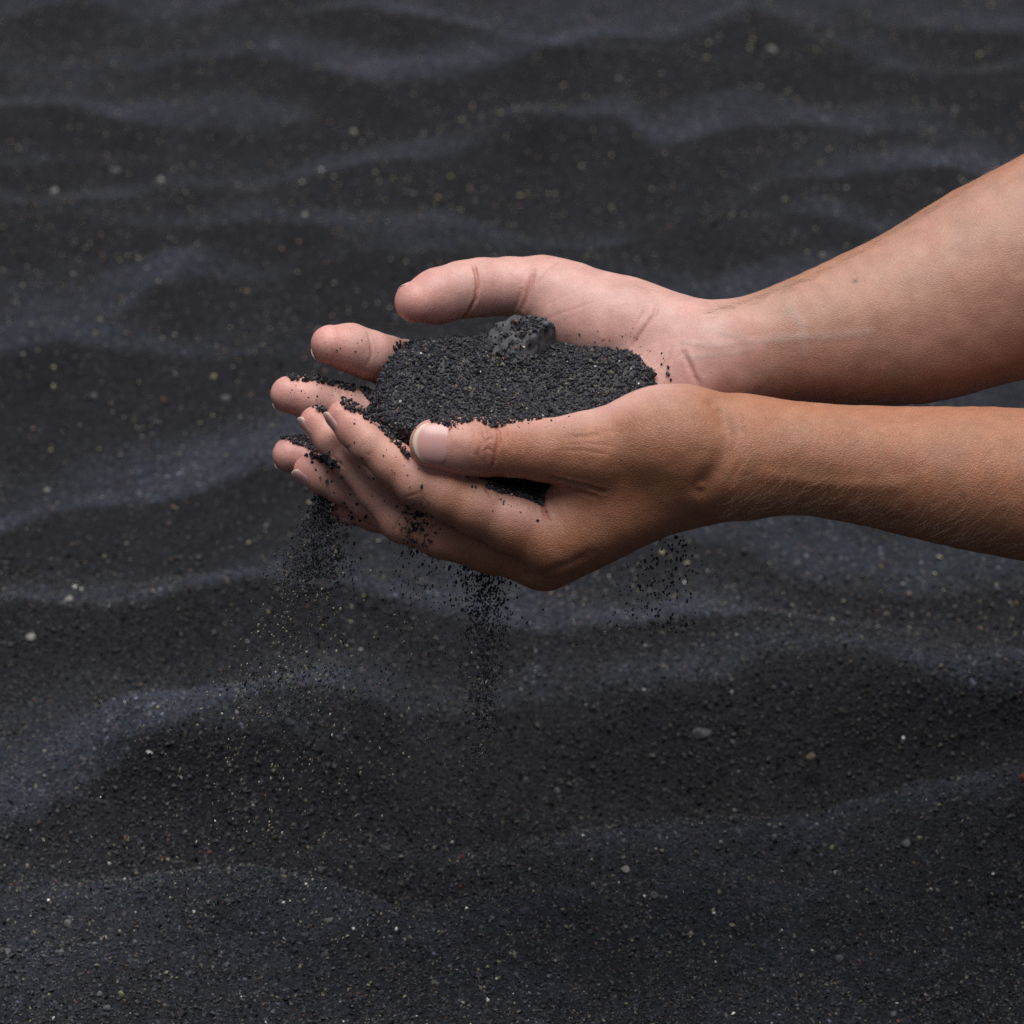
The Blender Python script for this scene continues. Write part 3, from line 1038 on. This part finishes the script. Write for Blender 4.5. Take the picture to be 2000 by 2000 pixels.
# ------------------------------------------------------------------ the heap of sand in the hands
ZUP = np.array([0, 0, 1.0])
def ellip(P, c, r):
    q = (P - c) / r
    k0 = np.sqrt((q * q).sum(1))
    k1 = np.sqrt(((q / r) ** 2).sum(1))
    return k0 * (k0 - 1) / np.maximum(k1, 1e-9)

HC = W(1008, 790, 33)
HNRM = np.array([-0.02, -0.10, 1.0]) / np.linalg.norm([-0.02, -0.10, 1.0])
HTOP = W(1000, 750, 29)
LEFT_A, LEFT_B = W(772, 690, 50), W(722, 800, 32)
LEFT_N = np.cross(LEFT_B - LEFT_A, np.array([0, 0, 1.0]))
LEFT_N /= np.linalg.norm(LEFT_N)
if LEFT_N[0] > 0:
    LEFT_N = -LEFT_N
LEFT_N = LEFT_N + np.array([0, 0, 1.1])
LEFT_N /= np.linalg.norm(LEFT_N)

def heap_raw(P):
    q = P - HC
    rx, ry, rz = 0.0545, 0.0335, 0.030
    g = (np.abs(q[:, 0] / rx) ** 2.7 + np.abs(q[:, 1] / ry) ** 2.7 + np.abs(q[:, 2] / rz) ** 2.7) ** (1 / 2.7)
    d = (g - 1) * 0.032
    d = -smin(-d, -((P - HTOP) @ HNRM), 0.004)
    d = smin(d, ellip(P, W(1172, 738, 41), np.array([0.024, 0.0185, 0.0115])), 0.006)
    d = smin(d, ellip(P, W(1000, 715, 50), np.array([0.028, 0.014, 0.010])), 0.008)
    d = smin(d, ellip(P, W(868, 722, 46), np.array([0.020, 0.015, 0.0085])), 0.005)
    d = smin(d, ellip(P, W(1222, 745, 38), np.array([0.013, 0.013, 0.009])), 0.005)
    d = -smin(-d, -((P - LEFT_A) @ LEFT_N), 0.004)
    d = smin(d, seg_dist(P, W(880, 850, 22), W(770, 835, 26), 0.009, 0.006), 0.006)
    d = smin(d, seg_dist(P, W(820, 800, 34), W(742, 806, 38), 0.008, 0.005), 0.005)
    d = smin(d, seg_dist(P, W(940, 960, 26), W(1060, 965, 24), 0.010, 0.008), 0.006)
    return d + fbm(P, 0.010, 2, 70) * 0.0011 + fbm(P, 0.026, 2, 73) * 0.0022

def heap(P):
    d = heap_raw(P)
    hands = np.minimum(near_arm(P), far_arm(P))
    return np.maximum(d, -(hands + 0.0008))

lo = W(700, 700, 30) + np.array([-0.005, -0.06, -0.05])
hi = W(1310, 700, 40) + np.array([0.005, 0.06, 0.05])
HV, HF = surface_net(heap, lo, hi, 0.0012)
HN = vertex_normals(HV, HF)
if heap_raw(HV[:500] + HN[:500] * 0.001).mean() < heap_raw(HV[:500]).mean():
    HF = HF[:, ::-1]
    HN = -HN
heap_root = bpy.data.objects.new("sand_heap", None)
COL.objects.link(heap_root)
heap_root.location = W(1000, 800, 34)
heap_root["label"] = "small heap of coarse black sand cupped in the two hands"
heap_root["category"] = "sand"
HINV = np.array(heap_root.location)
HB = make_mesh("packed_sand", HV - HINV, HF, M_GRAIN, True, colors=np.tile(np.array([0.016, 0.016, 0.018]), (len(HV), 1)))
link("packed_sand", HB, heap_root)
# grains all over its open surface
tri = np.concatenate([HF[:, [0, 1, 2]], HF[:, [0, 2, 3]]])
A = np.linalg.norm(np.cross(HV[tri[:, 1]] - HV[tri[:, 0]], HV[tri[:, 2]] - HV[tri[:, 0]]), axis=1)
r2 = np.random.default_rng(31)
ng = 38000
pick = r2.choice(len(tri), ng, p=A / A.sum())
uv = r2.uniform(size=(ng, 2))
uv[uv.sum(1) > 1] = 1 - uv[uv.sum(1) > 1]
P = HV[tri[pick, 0]] * (1 - uv.sum(1))[:, None] + HV[tri[pick, 1]] * uv[:, :1] + HV[tri[pick, 2]] * uv[:, 1:]
nn = HN[tri[pick, 0]]
hd = np.minimum(near_arm(P), far_arm(P))
up_ok = (nn[:, 2] > -0.35) & (hd > -0.0003)
P, nn = P[up_ok], nn[up_ok]
R = sizes(len(P), r2, 0.00059, 0.30)
P = P + nn * (R * r2.uniform(-0.3, 0.75, len(P)))[:, None]
me = grain_mesh("sand_grains", P - HINV, R, grain_colors(len(P), r2, 0.7) * 0.88, 'ico', seed=5)
link("sand_grains", me, heap_root, kind="stuff")
print("heap grains", len(P))

# ------------------------------------------------------------------ lava pebble in the heap
def rock_mesh(name, c, r, mat, seed, rough=0.16, sub=4, rot=0.0, flat_bits=0):
    import bmesh
    bm = bmesh.new()
    bmesh.ops.create_icosphere(bm, subdivisions=sub, radius=1.0)
    V = np.array([v.co[:] for v in bm.verts])
    rr = np.random.default_rng(seed)
    d = 1 + rough * fbm(V + seed * 1.3, 0.9, 4, 80 + seed % 7)
    if sub > 4:      # pitted lava: small pores and knobs
        d += 0.05 * vnoise(V, 0.16, 91) - 0.09 * smooth(0.35, 0.8, vnoise(V, 0.12, 92)) - 0.16 * np.exp(-((V[:, 0] * 0.9 + 0.25 * V[:, 2] - 0.12) / 0.10) ** 2) * (V[:, 1] < 0.3)
    V = V * d[:, None]
    for _ in range(flat_bits):
        n = rr.normal(size=3)
        n /= np.linalg.norm(n)
        h = V @ n - rr.uniform(0.62, 0.85)
        V -= np.maximum(h, 0)[:, None] * n * 0.85
    V = V * np.asarray(r)
    cs, sn = math.cos(rot), math.sin(rot)
    V = V @ np.array([[cs, sn, 0], [-sn, cs, 0], [0, 0, 1]])
    for v, p in zip(bm.verts, V):
        v.co = p
    for f in bm.faces:
        f.smooth = True
    me = bpy.data.meshes.new(name)
    bm.to_mesh(me)
    bm.free()
    me.materials.append(mat)
    return me

M_LAVA = stone_material("lava_stone", (0.032, 0.033, 0.038), (0.090, 0.089, 0.100), 420)
sc_ = W(1019, 686, 48)
me = rock_mesh("lava_stone", sc_, (0.0146, 0.0125, 0.0140), M_LAVA, 3, 0.27, 5, 0.3, 3)
stone = link("lava_stone", me, label="rough porous dark grey lava stone half buried at the top of the heap", category="stone")
stone.location = sc_
SV = np.array([v.co[:] for v in me.vertices]) + sc_
stree = BVHTree.FromPolygons(SV.tolist(), [list(p.vertices) for p in me.polygons])

# ------------------------------------------------------------------ sand clinging to fingers and stone
htree = BVHTree.FromPolygons(HV.tolist(), HF.tolist())
r3 = np.random.default_rng(41)
def inside_poly(x, y, poly):
    ok = np.zeros(len(x), bool)
    n = len(poly)
    for i in range(n):
        x0, y0 = poly[i]
        x1, y1 = poly[(i + 1) % n]
        c = (y0 > y) != (y1 > y)
        ok ^= c & (x < (x1 - x0) * (y - y0) / (y1 - y0 + 1e-9) + x0)
    return ok

def cling(poly, count, layers, tree, lift=0.0006, med=0.00062):
    poly = np.array(poly, float)
    lo_, hi_ = poly.min(0), poly.max(0)
    x = r3.uniform(lo_[0], hi_[0], count * 4)
    y = r3.uniform(lo_[1], hi_[1], count * 4)
    k = inside_poly(x, y, poly)
    pts = []
    for px, py in list(zip(x[k], y[k]))[:count]:
        hit = tree.ray_cast(Vector(CAM), Vector(ray(px, py)))
        if hit[0] is None:
            continue
        q, nn_ = np.array(hit[0]), np.array(hit[1])
        if nn_ @ ray(px, py) > 0:
            nn_ = -nn_
        lay = r3.integers(0, layers)
        pts.append(q + nn_ * 0.0004 + (nn_ * 0.5 + ZUP * 0.5) * lay * lift * r3.uniform(0.7, 1.3))
    if not pts:
        return np.zeros((0, 3)), np.zeros(0)
    return np.array(pts), sizes(len(pts), r3, med, 0.25)

CL = [
    (trees['far'], [(764, 668), (800, 672), (812, 700), (800, 742), (772, 752), (776, 715)], 130, 2),
    (trees['far'], [(548, 734), (556, 727), (590, 731), (640, 738), (688, 750), (694, 763), (688, 766), (655, 756), (610, 745), (575, 744)], 330, 2),
    (trees['far'], [(700, 758), (722, 760), (738, 778), (728, 786), (712, 774)], 80, 2),
    (trees['near'], [(658, 780), (672, 776), (700, 788), (718, 803), (732, 818), (760, 850), (790, 880), (802, 896), (796, 900), (770, 866), (735, 832), (705, 813), (676, 800)], 520, 3),
    (trees['near'], [(610, 796), (634, 790), (640, 800), (636, 812), (624, 806)], 60, 2),
    (trees['far'], [(550, 858), (570, 850), (600, 852), (640, 866), (634, 876), (616, 884), (600, 874), (570, 866)], 260, 2),
    (trees['near'], [(588, 889), (604, 883), (640, 887), (664, 912), (650, 914), (632, 904), (610, 896)], 210, 2),
    (trees['near'], [(836, 818), (846, 808), (900, 806), (985, 806), (1060, 808), (1110, 796), (1110, 800), (1056, 820), (990, 828), (975, 836), (955, 832), (930, 822), (893, 830), (880, 836), (862, 830), (848, 834)], 620, 2),
    (trees['near'], [(948, 950), (970, 948), (1030, 960), (1064, 950), (1066, 975), (1060, 990), (1045, 982), (1020, 972), (990, 966), (965, 962)], 260, 2),
]
PA, RA = [], []
for tr, poly, cnt, lay in CL:
    p, rr = cling(poly, cnt, lay, tr)
    PA.append(p)
    RA.append(rr)
P, R = np.concatenate(PA), np.concatenate(RA)
me = grain_mesh("clinging_sand", P, R, grain_colors(len(P), r3, 0.5), 'ico', seed=8)
link("clinging_sand", me, kind="stuff", label="black sand grains clinging to fingertips and thumb")

# dusting on the middle finger below the index knuckle
x = np.concatenate([r3.normal(812, 20, 120), r3.normal(640, 14, 14), r3.normal(676, 22, 20)])
y = np.concatenate([r3.normal(1030, 26, 120), r3.normal(915, 14, 14), r3.normal(995, 10, 20)])
pts = []
for a, b in zip(x, y):
    hit = trees['near'].ray_cast(Vector(CAM), Vector(ray(a, b)))
    if hit[0] is not None:
        nn_ = np.array(hit[1])
        if nn_ @ ray(a, b) > 0:
            nn_ = -nn_
        pts.append(np.array(hit[0]) + nn_ * 0.0004)
P = np.array(pts)
me = grain_mesh("dusting_sand", P, sizes(len(P), r3, 0.00055, 0.35), grain_colors(len(P), r3, 0.4), 'ico', seed=9)
link("dusting_sand", me, kind="stuff", label="sprinkle of black sand on the middle finger under the index knuckle")

# loose specks thinning out over the palm and fingers
spots = ([(r3.normal(1262, 26), r3.normal(715, 34), 'far') for _ in range(40)] + [(r3.uniform(1090, 1260), 668 + abs(r3.normal(0, 10)) * -1, 'far') for _ in range(22)]
         + [(r3.uniform(560, 720), r3.uniform(735, 800), 'far') for _ in range(40)] + [(r3.uniform(620, 760), r3.uniform(660, 740), 'far') for _ in range(22)]
         + [(r3.uniform(640, 860), r3.uniform(800, 1010), 'near') for _ in range(70)] + [(r3.uniform(850, 1120), 812 + abs(r3.normal(0, 13)), 'near') for _ in range(70)]
         + [(r3.normal(1010, 40), r3.normal(975, 16), 'near') for _ in range(40)])
pts, rad = [], []
for a, b, where in spots:
    hit = trees[where].ray_cast(Vector(CAM), Vector(ray(a, b)))
    if hit[0] is not None:
        nn_ = np.array(hit[1])
        if nn_ @ ray(a, b) > 0:
            nn_ = -nn_
        pts.append(np.array(hit[0]) + nn_ * 0.0001)
        rad.append(float(np.clip(np.exp(r3.normal(0, 0.5)) * 0.00024, 0.0001, 0.00055)))
P = np.array(pts)
me = grain_mesh("stray_sand", P, np.array(rad), grain_colors(len(P), r3, 0.3), 'ico', seed=14)
link("stray_sand", me, kind="stuff", label="loose specks of black sand scattered over palm and fingers")

# crust of grains on the stone
pts = []
for a, b in zip(np.concatenate([r3.uniform(945, 1095, 330), r3.normal(1035, 20, 210), r3.normal(985, 22, 80)]),
                np.concatenate([r3.uniform(690, 735, 330), r3.normal(634, 8, 210), r3.normal(672, 18, 80)])):
    hit = stree.ray_cast(Vector(CAM), Vector(ray(a, b)))
    if hit[0] is not None:
        nn_ = np.array(hit[1])
        pts.append(np.array(hit[0]) + nn_ * 0.0003)
P = np.array(pts)
me = grain_mesh("sand_crust", P - sc_, sizes(len(P), r3, 0.0006, 0.3), grain_colors(len(P), r3, 1.2), 'ico', seed=10)
link("sand_crust", me, stone, kind="stuff")

# single grains lying apart on the skin
GRAINS = [
    (1292, 711, 3.2, 'far', "tiny black grain at the upper left of the little row on the inner wrist"),
    (1305, 717, 3.8, 'far', "top grain of the short upright row on the inner wrist"),
    (1304, 730, 4.4, 'far', "largest grain, in the middle of the upright row on the inner wrist"),
    (1310, 741, 3.2, 'far', "lowest grain of the upright row on the inner wrist"),
    (1276, 729, 2.6, 'far', "tiny grain on the wrist closest to the right end of the heap"),
    (922, 950, 3.4, 'near', "left one of two black grains on the near index finger under the thumb"),
    (929, 951, 3.2, 'near', "right one of two black grains on the near index finger under the thumb"),
    (1050, 1016, 3.4, 'near', "single black grain at the base of the near index finger"),
    (749, 890, 2.4, 'near', "single black grain on the near index finger beyond the thumb nail"),
]
for a, b, rad, where, lab in GRAINS:
    hit = trees[where].ray_cast(Vector(CAM), Vector(ray(a, b)))
    if hit[0] is None:
        continue
    p = np.array(hit[0])
    me = grain_mesh("sand_grain", np.zeros((1, 3)), np.array([rad * 0.00021]), np.array([[0.014, 0.014, 0.016]]), 'ico', seed=int(a), shade_smooth=False)
    o = link("sand_grain", me, label=lab, category="grain", group="single grains lying on the skin")
    o.location = p - ray(a, b) * rad * 0.0001

# ------------------------------------------------------------------ fine hair on the forearms
r6 = np.random.default_rng(61)
def arm_hair(which, spots, along):
    V, F = [], []
    for px, py in spots:
        hit = trees[which].ray_cast(Vector(CAM), Vector(ray(px, py)))
        if hit[0] is None:
            continue
        q, n = np.array(hit[0]), np.array(hit[1])
        if n @ ray(px, py) > 0:
            n = -n
        d = along + r6.normal(0, 0.22, 3)
        d -= n * (d @ n)
        d /= np.linalg.norm(d)
        sd = np.cross(d, n)
        ln = r6.uniform(0.004, 0.009)
        rise = r6.uniform(0.15, 0.45)
        base = len(V)
        for k in range(4):
            t = k / 3
            c = q + d * ln * t + n * (ln * rise * (t - 0.45 * t * t)) - n * 0.0001
            w = 0.000032 * (1 - 0.75 * t)
            for e in (sd, -0.5 * sd + 0.86 * n, -0.5 * sd - 0.86 * n):
                V.append(c + e * w)
        for k in range(3):
            for e in range(3):
                a0, a1 = base + k * 3 + e, base + k * 3 + (e + 1) % 3
                F.append((a0, a1, a1 + 3, a0 + 3))
    me = make_mesh("arm_hair", np.array(V) - INV, np.array(F), M_HAIR, True)
    link("arm_hair", me, arm_objs[which], kind="stuff")

M_HAIR, nt_, b_ = nodes_of("arm_hair")
b_.inputs["Base Color"].default_value = (0.42, 0.30, 0.20, 1)
b_.inputs["Roughness"].default_value = 0.45
t = r6.uniform(0, 1, 420)
ex = 1390 + 640 * t
ey = np.interp(ex, [1387, 1445, 1554, 1662, 1771, 1880, 2000, 2060], [607, 590, 550, 499, 434, 369, 289, 250]) + 2 + np.abs(r6.normal(0, 5, 420))
arm_hair('far', list(zip(ex, ey)), view_vec(-1, 0.25, 0.0))
ex = r6.uniform(1430, 2040, 900)
ey = np.concatenate([r6.uniform(800, 1000, 450), np.interp(ex[450:], [1463, 1590, 1735, 1843, 2000], [1010, 1008, 1033, 1060, 1091]) - np.abs(r6.normal(0, 30, 450)) - 3])
arm_hair('near', list(zip(ex, ey)), view_vec(-0.75, 0.65, 0.0))

# ------------------------------------------------------------------ falling sand
r4 = np.random.default_rng(51)
def stream(n, y0, y1, xc, wid, power, f0, fw, stretch=1.4, med=0.00038):
    t = r4.uniform(size=n) ** power
    yy = y0 + (y1 - y0) * t
    xx = np.interp(yy, *xc) + r4.normal(size=n) * np.interp(yy, *wid)
    ff = f0 + r4.normal(size=n) * fw * (0.4 + t)
    P = np.array([W(a, b, c) for a, b, c in zip(xx, yy, ff)])
    R = sizes(n, r4, med, 0.26, 0.5, 1.6)
    slope = np.gradient(np.interp(np.linspace(y0, y1, 50), *xc)) / ((y1 - y0) / 49)
    sl = np.interp(yy, np.linspace(y0, y1, 50), slope)
    d = np.stack([sl + r4.normal(0, 0.12, n), np.zeros(n), -np.ones(n)], 1)
    d /= np.linalg.norm(d, axis=1, keepdims=True)
    return P, R, stretch * r4.uniform(0.75, 1.35, n), d

S = [
    stream(1700, 962, 1130, ([960, 1010, 1060, 1130], [642, 632, 622, 604]), ([960, 1000, 1060, 1130], [12, 20, 28, 36]), 1.0, 50, 5, 1.3),
    stream(1500, 1080, 1400, ([1080, 1200, 1400], [620, 590, 545]), ([1080, 1200, 1400], [36, 52, 78]), 1.3, 44, 9),
    stream(1300, 1300, 1800, ([1300, 1500, 1800], [555, 500, 440]), ([1300, 1500, 1800], [85, 120, 170]), 1.3, 44, 16, 1.9),
    stream(1200, 1105, 1430, ([1105, 1200, 1430], [950, 952, 944]), ([1105, 1200, 1330, 1430], [27, 24, 20, 17]), 1.7, 30, 5, 1.5, 0.00041),
    stream(260, 1300, 1600, ([1300, 1450, 1600], [950, 938, 925]), ([1300, 1450, 1600], [16, 14, 40]), 1.5, 30, 7, 1.8),
    stream(240, 1095, 1330, ([1095, 1330], [925, 935]), ([1095, 1330], [34, 40]), 1.2, 30, 6, 1.5),
    stream(190, 1045, 1235, ([1045, 1235], [1310, 1285]), ([1045, 1235], [26, 42]), 1.0, 30, 7, 1.5, 0.00046),
    stream(70, 1100, 1260, ([1100, 1260], [1250, 1200]), ([1100, 1260], [24, 40]), 1.0, 30, 7, 1.6),
    stream(420, 1050, 1500, ([1050, 1200, 1500], [812, 800, 780]), ([1050, 1200, 1500], [20, 36, 90]), 1.2, 32, 8, 1.7),
    stream(500, 1400, 1850, ([1400, 1850], [720, 680]), ([1400, 1850], [170, 220]), 1.0, 44, 18, 1.9),
]
P = np.concatenate([s[0] for s in S])
R = np.concatenate([s[1] for s in S])
ST = np.concatenate([s[2] for s in S])
DR = np.concatenate([s[3] for s in S])
inh = np.minimum(near_arm(P), far_arm(P)) > 0.0008
P, R, ST, DR = P[inh], R[inh], ST[inh], DR[inh]
cc = grain_colors(len(P), r4, 0.9)
px_, py_ = project(P)
low = (py_ > 1150) & (px_ < 860) & (r4.uniform(size=len(P)) < 0.16)
cc[low] = np.array([0.26, 0.24, 0.18]) * r4.uniform(0.5, 1.3, (low.sum(), 1))
me = grain_mesh("falling_sand", P, R, cc, 'ico', stretch=(ST, DR), seed=12)
link("falling_sand", me, kind="stuff", label="streams of black sand grains pouring down from between the fingers")

# ------------------------------------------------------------------ pebbles on the ground
PM = {}
def pmat(kind):
    if kind not in PM:
        c = {'grey': ((0.05, 0.05, 0.055), (0.125, 0.125, 0.13)), 'pale': ((0.11, 0.11, 0.107), (0.24, 0.235, 0.225)),
             'dark': ((0.025, 0.026, 0.030), (0.065, 0.066, 0.074)), 'brown': ((0.035, 0.026, 0.018), (0.095, 0.070, 0.048)),
             'red': ((0.06, 0.02, 0.013), (0.12, 0.04, 0.026)), 'olive': ((0.13, 0.125, 0.07), (0.25, 0.24, 0.15)),
             'blue': ((0.042, 0.045, 0.056), (0.095, 0.10, 0.12)), 'white': ((0.4, 0.4, 0.4), (0.6, 0.6, 0.6))}[kind]
        PM[kind] = stone_material("pebble_" + kind, c[0], c[1], 500)
    return PM[kind]

PEBBLES = [   # px, py, width px, height px, kind, label
    (60, 1247, 22, 20, 'pale', "pale round pebble on dark sand near the left edge below the long ripple"),
    (133, 1806, 20, 22, 'grey', "grey rounded pebble in the lower left with a small pinkish chip beside it"),
    (15, 1858, 24, 20, 'grey', "light grey pebble touching the lower left edge of the picture"),
    (118, 1862, 15, 20, 'grey', "upright narrow grey pebble just below the grey rounded one at lower left"),
    (306, 1541, 20, 14, 'blue', "flat bluish grey pebble on the lit crest in the lower left"),
    (368, 1487, 20, 12, 'blue', "bluish pebble on the smooth slope above the lower left crest"),
    (237, 1943, 12, 20, 'olive', "yellowish olive chip near the bottom left of the foreground"),
    (195, 1942, 16, 14, 'grey', "small grey pebble left of the olive chip in the foreground"),
    (210, 1970, 16, 14, 'blue', "bluish pebble directly under the olive chip in the foreground"),
    (635, 1863, 22, 24, 'dark', "round nearly black pebble in the middle of the foreground"),
    (643, 1797, 20, 12, 'grey', "flat light grey pebble above the round black one"),
    (628, 1700, 16, 14, 'blue', "blue grey pebble under the falling sand, left of the red chip"),
    (901, 1675, 16, 18, 'red', "rust red chip of stone in the middle foreground"),
    (443, 1761, 18, 16, 'dark', "dark pebble on top of the mound in the lower left"),
    (1370, 1430, 42, 28, 'dark', "large dark grey stone in the dark hollow below the hands"),
    (1583, 1477, 28, 17, 'brown', "brown stone lying in the dark hollow right of the grey stone"),
    (1997, 1520, 22, 20, 'red', "red brown stone cut by the right edge of the picture"),
    (1548, 1202, 20, 22, 'blue', "bluish grey pebble below the near forearm"),
    (1512, 1637, 16, 18, 'grey', "block shaped grey pebble on the ridge at lower right"),
    (1222, 1700, 22, 14, 'pale', "pale flat pebble in the right foreground"),
    (1277, 1750, 22, 18, 'grey', "rough light grey pebble a little below the pale flat one"),
    (1088, 1545, 14, 12, 'blue', "small bluish pebble left of the ridge at lower right"),
    (1434, 1584, 12, 10, 'grey', "small grey pebble at the foot of the dark hollow"),
    (1770, 1648, 24, 18, 'blue', "dull bluish pebble on the ridge near the right edge"),
    (1625, 1657, 12, 14, 'olive', "cream coloured chip on the ridge at lower right"),
    (1640, 1873, 20, 16, 'blue', "bluish pebble in the lower right foreground"),
    (1745, 1981, 18, 14, 'grey', "grey pebble near the bottom edge at lower right"),
    (1222, 1811, 12, 12, 'grey', "round small grey pebble in the middle right foreground"),
    (440, 778, 26, 22, 'blue', "blurred grey pebble left of the middle finger of the far hand"),
    (183, 775, 18, 16, 'blue', "blurred round pebble beside the left edge at finger height"),
    (91, 958, 14, 12, 'pale', "blurred pale pebble on the crest at left"),
    (135, 1170, 20, 10, 'pale', "cream flat pebble lying on the long lit ripple at left"),
    (1508, 98, 18, 16, 'pale', "pale blurred pebble on the far dunes above the forearm"),
    (228, 335, 24, 20, 'blue', "dim bluish pebble far back at upper left"),
    (105, 375, 16, 14, 'pale', "blurred pale pebble far back near the upper left edge"),
    (315, 353, 16, 14, 'pale', "blurred cream pebble far back right of the dim bluish one"),
    (595, 421, 14, 12, 'pale', "blurred pale pebble above the fingers in the upper left"),
    (1606, 500, 14, 12, 'pale', "blurred whitish pebble just above the far forearm"),
    (1864, 215, 16, 14, 'grey', "blurred grey pebble above the forearm near the right edge"),
    (1338, 1139, 9, 10, 'white', "white bead of stone behind the falling sand right of the hands"),
    (1764, 1443, 9, 9, 'white', "white speck of stone at the right of the dark hollow"),
    (1833, 1581, 8, 8, 'white', "bright white chip on the ridge near the right edge"),
]
for i, (px, py, w, h, kind, lab) in enumerate(PEBBLES):
    d = ray(px, py)
    s = -CAM[2] / d[2]
    for _ in range(6):
        p = CAM + d * s
        zz = float(ground_h(np.array([p[0]]), np.array([p[1]]))[0][0])
        s = (zz + (h * 0.00002 if w * h < 450 else -h * 0.00004) - CAM[2]) / d[2]
    p = CAM + d * s
    dep = (p - CAM) @ FWD
    k = T / 1000 * dep
    me = rock_mesh("pebble", None, (w * k * 0.50, w * k * 0.42, h * k * 0.50), pmat(kind), i + 1, 0.3, 3, random.uniform(0, 3), 6)
    o = link("pebble", me, label=lab, category="pebble", group="pebbles on the black sand")
    o.location = p - np.array([0, 0, (0.16 if w * h > 450 else 0.0) * h * k])

print("done")
